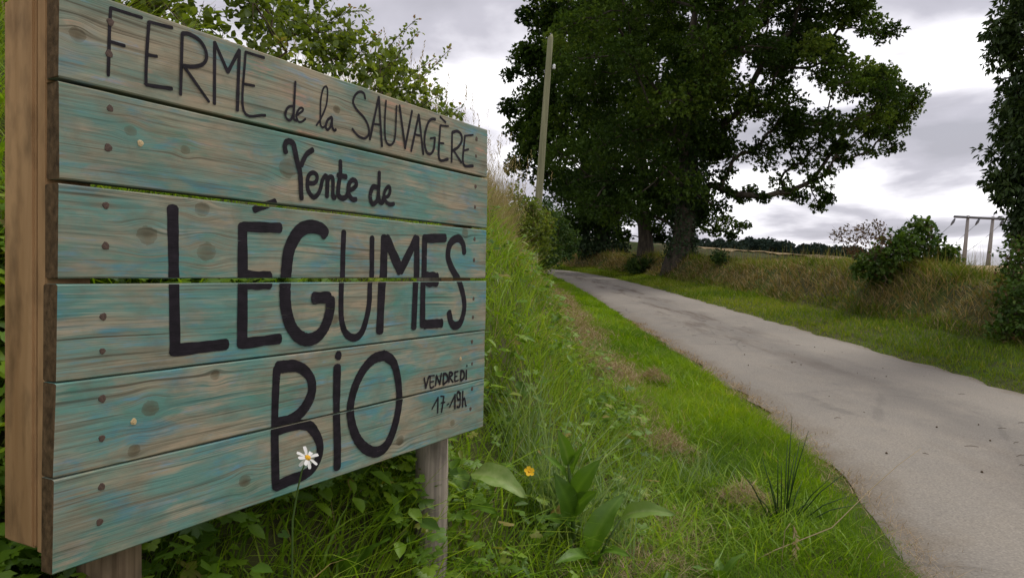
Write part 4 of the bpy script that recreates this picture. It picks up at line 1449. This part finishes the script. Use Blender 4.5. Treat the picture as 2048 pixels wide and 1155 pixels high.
# far woods closing the view
g = Geo()
for (x0, x1, dep, top, n, col) in ((1080, 1345, 170, 486, 60, .62), (1180, 1720, 330, 481, 150, .35), (1330, 1480, 250, 486, 36, .45)):
    for _ in range(n):
        x = rng.uniform(x0, x1)
        fall = max(0, (x - 1500) / 200.0) * 16
        d = dep * rng.uniform(.93, 1.12)
        yt = top + fall + rng.normal(0, 4)
        c = at(x, yt + 14, d); r = d * rng.uniform(9, 15) / 1500
        m_ = 130
        dr = unit(rng.normal(0, 1, (m_, 3))); dr[:, 2] = np.where(dr[:, 2] < -.3, -dr[:, 2], dr[:, 2])
        P = c + dr * r * rng.uniform(.6, 1, (m_, 1)) * np.array([1, 1, .95])
        leaves2(g, P, unit(dr + rng.normal(0, .8, (m_, 3))), dr, r * .42, r * .34, np.clip(rng.normal(col, .12) + rng.normal(0, .1, m_), 0, 1))
        for _k in range(2):
            P[:, 2] -= r * 1.1
            leaves2(g, P[::2], unit(dr[::2] + rng.normal(0, .8, (m_ // 2, 3))), dr[::2], r * .5, r * .4, np.clip(rng.normal(col, .1, m_ // 2), 0, 1))
tag(link('distant_wood', g.mesh('distant_wood', M['wood_far'])), 'dark tree line of far woods along the horizon', 'wood', kind='stuff')

# ------------------------------------------------------------------ poles
pb, ptop = at(1076, 415, 19.0), at(1101, 76, 19.0)
ax = (ptop - pb) / (ptop[2] - pb[2])
gz = float(ground_z(np.array([pb[0]]), np.array([19.0]))[0]) - .4
foot = pb + ax * (gz - pb[2])
root = empty('utility_pole', foot, 'leaning round wooden utility pole on the left bank', 'pole')
H = ptop[2] - gz
g = Geo()
ks = np.linspace(0, 1, 12)
tube(g, [ax * H * t for t in ks] + [ax * (H + .1) + np.array([.03, 0, 0])], list(.110 - .040 * ks) + [.012], 14)
link('pole', g.mesh('pole', M['polewood'], True), root)
ip = at(1108, 134, 19.0) - foot
g = Geo()
tube(g, [ip + np.array([-.09, -.02, -.02]), ip + np.array([0, -.02, -.02])], .01, 6)
tube(g, [ip + np.array([0, -.02, -.07]), ip + np.array([0, -.02, -.03])], [.012, .012], 6)
link('bracket', g.mesh('bracket', M['metal']), root)
g = Geo()
tube(g, [ip + np.array([0, -.02, z]) for z in (-.06, -.03, 0, .03, .06)], [.03, .042, .03, .042, .02], 10)
link('insulator', g.mesh('insulator', M['porcelain'], True), root)

D = 118.0
tops = [at(1936, 434, D), at(1986, 436, D)]; bots = [at(1928, 520, D), at(1977, 520, D)]
fx, fy = (bots[0] + bots[1])[:2] / 2
fz = float(ground_z(np.array([fx]), np.array([fy]))[0]) - 1.0
foot = np.array([fx, fy, fz])
root = empty('power_pylon', foot, 'double concrete power line support with one long crossarm', 'pylon')
for t_, b_ in zip(tops, bots):
    g = Geo()
    a_ = (t_ - b_) / (t_[2] - b_[2])
    q0 = b_ + a_ * (fz - b_[2])
    tube(g, [q0 - foot, (q0 + t_) / 2 - foot, t_ + a_ * .25 - foot], [.42, .34, .25], 4)
    link('pole', g.mesh('pole', M['concrete']), root)
L0, L1 = at(1908, 433, D - .5) - foot, at(2014, 438, D - .5) - foot
g = Geo()
tube(g, [L0, L1], [.2, .2], 4)
link('crossarm', g.mesh('crossarm', M['metal']), root)
for px in (1910, 1959, 2008):
    a_ = at(px, 437, D - .6) - foot
    g = Geo()
    tube(g, [a_, a_ + np.array([-.3, 0, -.55]), a_ + np.array([-.6, 0, -1.0])], [.12, .2, .1], 6)
    link('insulator', g.mesh('insulator', M['metal']), root)
    e_ = a_ + np.array([-.6, 0, -1.0])
    end = np.array([e_[0] - 9, e_[1] + 4, 0.6])
    g = Geo()
    tube(g, [e_ + (end - e_) * t + np.array([0, 0, -1.2 * math.sin(t * 3.14)]) for t in np.linspace(0, 1, 8)], .028, 4)
    link('wire', g.mesh('wire', M['metal']), root)

# ------------------------------------------------------------------ single plants in the foreground
m, nt = new_mat('broad_leaf')
tc = nd(nt, 'ShaderNodeTexCoord'); a_ = nd(nt, 'ShaderNodeAttribute', attribute_name='tint')
nz = noise(nt, mapping(nt, tc.outputs['Object'], (40, 40, 40)), 1, 4)
cc = ramp(nt, mth(nt, 'ADD', a_.outputs['Fac'], mth(nt, 'MULTIPLY', mth(nt, 'SUBTRACT', nz, .5), .3), clamp=True), [(0, (.055, .125, .008)), (.6, (.11, .215, .016)), (.93, (.175, .27, .05)), (1, (.24, .32, .09))])
df = nd(nt, 'ShaderNodeBsdfDiffuse', ins={0: cc})
bp = nd(nt, 'ShaderNodeBump', ins={'Strength': .5, 'Distance': .004, 'Height': nz})
nt.links.new(bp.outputs[0], df.inputs['Normal'])
tr = nd(nt, 'ShaderNodeBsdfTranslucent', ins={0: mixc(nt, 1.0, cc, (1.2, 1.2, .55), 'MULTIPLY')})
mx = nd(nt, 'ShaderNodeMixShader', ins={0: .3, 1: df.outputs[0], 2: tr.outputs[0]})
gl_ = nd(nt, 'ShaderNodeBsdfGlossy', ins={'Roughness': .5})
m2 = nd(nt, 'ShaderNodeMixShader', ins={0: .03, 1: mx.outputs[0], 2: gl_.outputs[0]})
oo = nd(nt, 'ShaderNodeOutputMaterial'); nt.links.new(m2.outputs[0], oo.inputs[0])
M['broad'] = m


def big_leaf(parent, base, tip, width, up=(0, -.4, 1), sag=.12, wave=.05, tint=.5, org=(0, 0, 0)):
    """broad lance shaped leaf with folded midrib, wavy margin and side veins"""
    base, tip = np.asarray(base, float) - org, np.asarray(tip, float) - org
    d = tip - base; L = np.linalg.norm(d); d = d / L
    s = unit(np.cross(d, np.asarray(up, float))); u = np.cross(s, d)
    nl, nw = 13, 7
    V, T = [], []
    for i in range(nl):
        t = i / (nl - 1)
        wv = width * .5 * (math.sin(math.pi * min(1, t ** .85)) ** .8) * (1 - .25 * t) + .0012
        for j in range(nw):
            c = (j - (nw - 1) / 2) / ((nw - 1) / 2)
            V.append(base + d * L * t + s * wv * c + u * (L * sag * 4 * t * (1 - t) - L * sag * 1.2 * t * t + abs(c) * wv * .35
                     + wave * width * math.sin(t * 17 + c * 2.2) * abs(c) ** 2 - .0016 * (1 if (i % 2 and abs(c) > .1) else 0)))
            T.append(tint + (.3 if j == nw // 2 else 0))
    a = np.array([i * nw + j for i in range(nl - 1) for j in range(nw - 1)])
    me = mesh_np('leaf', V, [np.stack([a, a + 1, a + nw + 1, a + nw], 1)], M['broad'], np.clip(T, 0, 1), True)
    return link('leaf', me, parent)


def leaf_px(parent, org, b, t, w_px, db, dt, up=(0, -.4, 1), **k):
    return big_leaf(parent, at(*b, db), at(*t, dt), w_px / 1500 * (db + dt) / 2, up, org=org, **k)


# comfrey like plant right of the stake
o_ = at(1147, 1075, 2.75)
plant = empty('comfrey_plant', o_, 'upright green plant with broad pointed leaves in front of tall grass', 'plant')
g = Geo()
tube(g, [at(1147, 1075, 2.75) - o_, at(1145, 1000, 2.72) - o_, at(1139, 950, 2.7) - o_, at(1136, 922, 2.7) - o_], [.0085, .0075, .006, .004], 8, .5)
link('stem', g.mesh('stem', M['stem'], True), plant)
for b, t, w_, db, dt, up, tn in [((1137, 930), (1119, 862), 34, 2.7, 2.62, (.3, -1, .3), .55), ((1138, 965), (1092, 906), 22, 2.7, 2.62, (.7, -.5, .7), .45), ((1143, 948), (1168, 884), 18, 2.7, 2.66, (-.7, -.6, .4), .5),
                                 ((1146, 994), (1196, 920), 46, 2.71, 2.66, (-.4, -1, .5), .35), ((1146, 1042), (1113, 948), 56, 2.72, 2.64, (.5, -1, .2), .2), ((1147, 1025), (1188, 982), 44, 2.72, 2.62, (-.3, -1, .8), .4),
                                 ((1138, 930), (1150, 898), 12, 2.7, 2.68, (0, -1, .5), .8), ((1146, 1060), (1092, 1030), 40, 2.74, 2.6, (.1, -.6, 1), .35)]:
    leaf_px(plant, o_, b, t, w_, db, dt, up, tint=tn, sag=.06)
o_ = at(1190, 1130, 2.6)
plant = empty('dock_plant', o_, 'low plant with one pale leaf reaching right over the grass', 'plant')
g = Geo()
tube(g, [at(1190, 1130, 2.6) - o_, at(1215, 1080, 2.58) - o_, at(1242, 1036, 2.55) - o_], [.005, .004, .003], 6, .5)
link('stem', g.mesh('stem', M['stem'], True), plant)
for b, t, w_, db, dt, up, tn in [((1240, 1036), (1344, 1018), 46, 2.55, 2.45, (.1, -.75, 1), .85), ((1180, 1105), (1240, 984), 58, 2.6, 2.62, (-.8, -1, .3), .4), ((1190, 1130), (1250, 1095), 40, 2.6, 2.45, (0, -.4, 1), .35),
                                 ((1190, 1130), (1120, 1110), 46, 2.6, 2.45, (0, -.4, 1), .3)]:
    leaf_px(plant, o_, b, t, w_, db, dt, up, tint=tn)
o_ = at(925, 1040, 2.45)
plant = empty('dock_plant', o_, 'plant with one large pale oval leaf beside the round stake', 'plant')
g = Geo()
tube(g, [o_ - o_, at(930, 985, 2.42) - o_, at(944, 948, 2.4) - o_], [.005, .004, .003], 6, .5)
link('stem', g.mesh('stem', M['stem'], True), plant)
for b, t, w_, db, dt, up, tn in [((942, 946), (1053, 982), 62, 2.4, 2.3, (.25, -.8, 1), .95), ((930, 990), (905, 925), 44, 2.42, 2.46, (.6, -1, .3), .5), ((925, 1035), (985, 1010), 50, 2.45, 2.3, (0, -.5, 1), .4)]:
    leaf_px(plant, o_, b, t, w_, db, dt, up, tint=tn)
o_ = at(1775, 1175, 2.9)
for (cx, cy, dd, n_, sz, lab) in [(1345, 1120, 2.75, 5, 60, 'low rosette of broad leaves at the bottom of the green bank'), (1440, 1135, 3.1, 4, 50, 'small broad leaved plant at the bottom edge near the hay'),
                                  (700, 1130, 1.95, 5, 70, 'broad leaved plant in the shade under the middle of the sign'), (420, 1135, 1.6, 4, 70, 'broad leaved plant in shade under the left of the sign')]:
    o_ = at(cx, cy, dd)
    o_[2] = float(ground_z(np.array([o_[0]]), np.array([o_[1]]))[0]) + .02
    plant = empty('dock_plant', o_, lab, 'plant')
    for k in range(n_):
        a = 6.28 * k / n_ + rng.uniform(-.4, .4)
        r_ = sz / 1500 * dd * rng.uniform(.9, 1.4)
        b_ = np.array([math.cos(a) * .02, math.sin(a) * .02, .01]); t_ = np.array([math.cos(a) * r_, math.sin(a) * r_, r_ * rng.uniform(.5, 1.3)])
        big_leaf(plant, b_, t_, r_ * .5, (0, 0, 1), tint=rng.uniform(.15, .55), sag=.1)

# ox-eye daisy in front of the sign
def petal_mesh(L, W):
    V, F = [], []
    for i in range(6):
        t = i / 5
        hw = W * .5 * (.35 + .65 * math.sin(min(1, t * 1.25) * math.pi * .5)) * (1 if t < .85 else .72)
        for c in (-1, 0, 1):
            V.append((hw * c, L * t, L * (.10 * t - .16 * t * t) + .12 * W * abs(c)))
    a = np.array([i * 3 + j for i in range(5) for j in range(2)])
    return V, np.stack([a, a + 1, a + 4, a + 3], 1)


M['petal'] = foliage('white_petal', [(0, (.62, .60, .60)), (1, (.80, .79, .78))], .25, .02)
M['disc'] = simple('daisy_disc', (.55, .25, .01), (.75, .45, .03), (400, 400, 400), .8, .8, .002)
M['yellow'] = foliage('yellow_petal', [(0, (.70, .38, .004)), (1, (.85, .55, .01))], .25, .05)
hd = at(615, 915, 1.42)
o_ = at(585, 1030, 1.46)
o_[2] = SZ - .35
daisy = empty('daisy', o_, 'white oxeye daisy with yellow centre in front of the letter B', 'flower')
g = Geo()
tube(g, [np.zeros(3), at(585, 1040, 1.46) - o_, at(596, 975, 1.44) - o_, at(604, 940, 1.43) - o_, hd - o_], [.002, .0019, .0017, .0016, .0016], 6, .3)
link('stem', g.mesh('stem', M['stem'], True), daisy)
Vp, Fp = petal_mesh(.0208, .0078)
pm = mesh_np('petal', Vp, [Fp], M['petal'], np.full(len(Vp), .6), True)
head = Matrix.Translation(Vector(hd - o_)) @ Vector((.5, -.42, .75)).to_track_quat('Z', 'Y').to_matrix().to_4x4()
for k in range(15):
    a = 2 * math.pi * k / 15 + random.uniform(-.12, .12)
    if k in (3, 8, 12):
        continue
    p = link('petal', pm, daisy)
    p.matrix_local = head @ Matrix.Rotation(a, 4, 'Z') @ Matrix.Translation((0, .004, 0)) @ Matrix.Rotation(random.uniform(-.75, .45), 4, 'X') @ Matrix.Scale(random.uniform(.85, 1.1), 4)
g = Geo()
tube(g, [(0, 0, -.001), (0, 0, .0015), (0, 0, .003), (0, 0, .0042)], [.0055, .006, .005, .002], 12, .5)
dsc = link('disc', g.mesh('disc', M['disc'], True), daisy)
dsc.matrix_local = head
# buttercup
hd = at(1058, 943, 2.45)
o_ = at(1075, 1060, 2.5)
cup = empty('buttercup', o_, 'single yellow buttercup flower right of the stake', 'flower')
g = Geo()
tube(g, [np.zeros(3), at(1066, 990, 2.47) - o_, hd - o_], [.0015, .0013, .001], 5, .4)
link('stem', g.mesh('stem', M['stem'], True), cup)
V, F = petal_mesh(.0185, .0145)
pm = mesh_np('petal', V, [F], M['yellow'], np.full(len(V), .5), True)
head = Matrix.Translation(Vector(hd - o_)) @ Vector((.2, -.7, .6)).to_track_quat('Z', 'Y').to_matrix().to_4x4()
for k in range(5):
    p = link('petal', pm, cup)
    p.matrix_local = head @ Matrix.Rotation(2 * math.pi * k / 5, 4, 'Z') @ Matrix.Rotation(.35, 4, 'X')
g = Geo()
tube(g, [(0, 0, 0), (0, 0, .003), (0, 0, .005)], [.003, .004, .002], 8, .5)
link('disc', g.mesh('disc', M['disc'], True), cup).matrix_local = head

# rush clump at the edge of the verge
o_ = at(1566, 1085, 3.9)
o_[2] = float(ground_z(np.array([o_[0]]), np.array([o_[1]]))[0])
rushes = empty('rush_clump', o_, 'dark green spiky rush clump on the verge near the lane', 'rushes')
for (tx, ty, bx) in [(1584, 832, 0), (1617, 861, 4), (1556, 908, -6), (1524, 915, -12), (1600, 880, 2), (1575, 880, -2), (1563, 930, -4), (1590, 905, 3), (1540, 960, -9), (1660, 955, 10), (1689, 945, 12),
                     (1700, 990, 14), (1730, 1005, 16), (1470, 925, -14), (1605, 960, 5), (1580, 950, 0), (1512, 990, -10), (1550, 1000, -6), (1625, 1000, 7)]:
    b_ = np.array([bx / 500 + rng.normal(0, .012), rng.normal(0, .02), -.03]); t_ = at(tx, ty, 3.85 + rng.normal(0, .06)) - o_
    mid = b_ + (t_ - b_) * .55 + np.array([0, 0, .03])
    g = Geo()
    tube(g, [b_, mid, t_], [.0034, .003, .0012], 5, rng.uniform(0, 1))
    link('stem', g.mesh('stem', M['rush'], True), rushes)

# bent dry stem leaning towards the lane
ks = [((1500, 1125), 3.3), ((1548, 1100), 3.35), ((1664, 1054), 3.45), ((1735, 984), 3.6), ((1795, 930), 3.75), ((1842, 896), 3.85)]
o_ = at(*ks[0][0], ks[0][1])
stalk = empty('dry_stalk', o_, 'bent dry straw stalk leaning out over the edge of the lane', 'stalk')
g = Geo()
tube(g, [at(*p, d) - o_ for p, d in ks], [.0026, .0026, .0023, .0019, .0014, .0008], 6, .8)
link('stem', g.mesh('stem', M['dry'], True), stalk)
g = Geo()
q_ = at(1587, 1050, 3.35) - o_
for k in range(26):
    t = k / 25
    leaves(g, [q_ + np.array([.012 * math.sin(t * 3), 0, -.16 * t])], [(rng.normal(0, .6), rng.normal(0, .5), -1)], [(0, -1, .2)], .03, .007, .9)
tube(g, [at(1560, 1150, 3.3) - o_, at(1570, 1060, 3.33) - o_, at(1580, 1046, 3.35) - o_, q_, q_ + np.array([.0, 0, -.16])], [.0022, .0018, .0016, .0015, .001], 5, .8)
link('seed_head', g.mesh('seed_head', M['dry']), stalk)

# pale tall tufts of cocksfoot
for (cx, cy, dd, n_, hh, lab) in [(1105, 985, 3.0, 240, .58, 'tall pale green grass tuft behind the broad leaved plant'), (1030, 900, 3.2, 110, .46, 'pale grass tuft close to the right end of the sign'),
                                  (1190, 1000, 3.0, 110, .48, 'pale drooping grass tuft right of the broad leaved plant'), (1385, 950, 4.4, 90, .30, 'pale drooping grass tuft beside the hay on the verge'), (1190, 720, 9.0, 90, .34, 'dark green grass tuft on the bank above the hay line')]:
    o_ = at(cx, cy, dd)
    o_[2] = float(ground_z(np.array([o_[0]]), np.array([o_[1]]))[0])
    g = Geo()
    a = rng.uniform(0, 6.28, n_)
    B = np.stack([rng.normal(0, .075, n_), rng.normal(0, .06, n_), np.full(n_, -.02)], 1)
    blades(g, B, hh * rng.uniform(.6, 1.2, n_), np.maximum(.0075, .0011 * dd) * rng.uniform(.7, 1.2, n_), a, rng.uniform(0, .25, n_), rng.uniform(.1, .75, n_), np.clip(rng.normal(.5, .22, n_), 0, 1), (0, .3, .6, .85))
    tag(link('grass_tuft', g.mesh('grass_tuft', M['tuft'])), lab, 'grass', 'tufts of tall grass on the left bank').location = o_

# twigs and grit on the lane
g = Geo()
n_ = 95
c, nr, q = along(CENTER, 2.2, 18, n_, near=3)
P2 = c + nr * (rng.uniform(-1.35, 1.45, n_))[:, None]
for k in range(n_):
    p = np.array([P2[k, 0], P2[k, 1], float(slope(P2[k, 1])) + .012 + .03 * (1 - (float(signed(CENTER, P2[k:k + 1, 0], P2[k:k + 1, 1])[0]) / HALF_W) ** 2) + .004])
    a = rng.normal(.2, .6) if rng.random() < .7 else rng.uniform(0, 3)
    if rng.random() < .55:
        L = rng.uniform(.01, .055)
        d = np.array([math.cos(a), math.sin(a), 0]) * L
        tube(g, [p - d, p + np.array([0, .012, .003]), p + d], [.0015, .0024, .0012], 4, .5)
    else:
        r_ = rng.uniform(.003, .009)
        tube(g, [p - [0, 0, .006], p + [0, 0, r_ * .4], p + [r_ * .3, 0, r_]], [r_, r_ * 1.1, r_ * .4], 5, .5)
tag(link('road_debris', g.mesh('road_debris', M['twig'])), 'small dark twigs and grit scattered over the lane', 'twigs', kind='stuff')
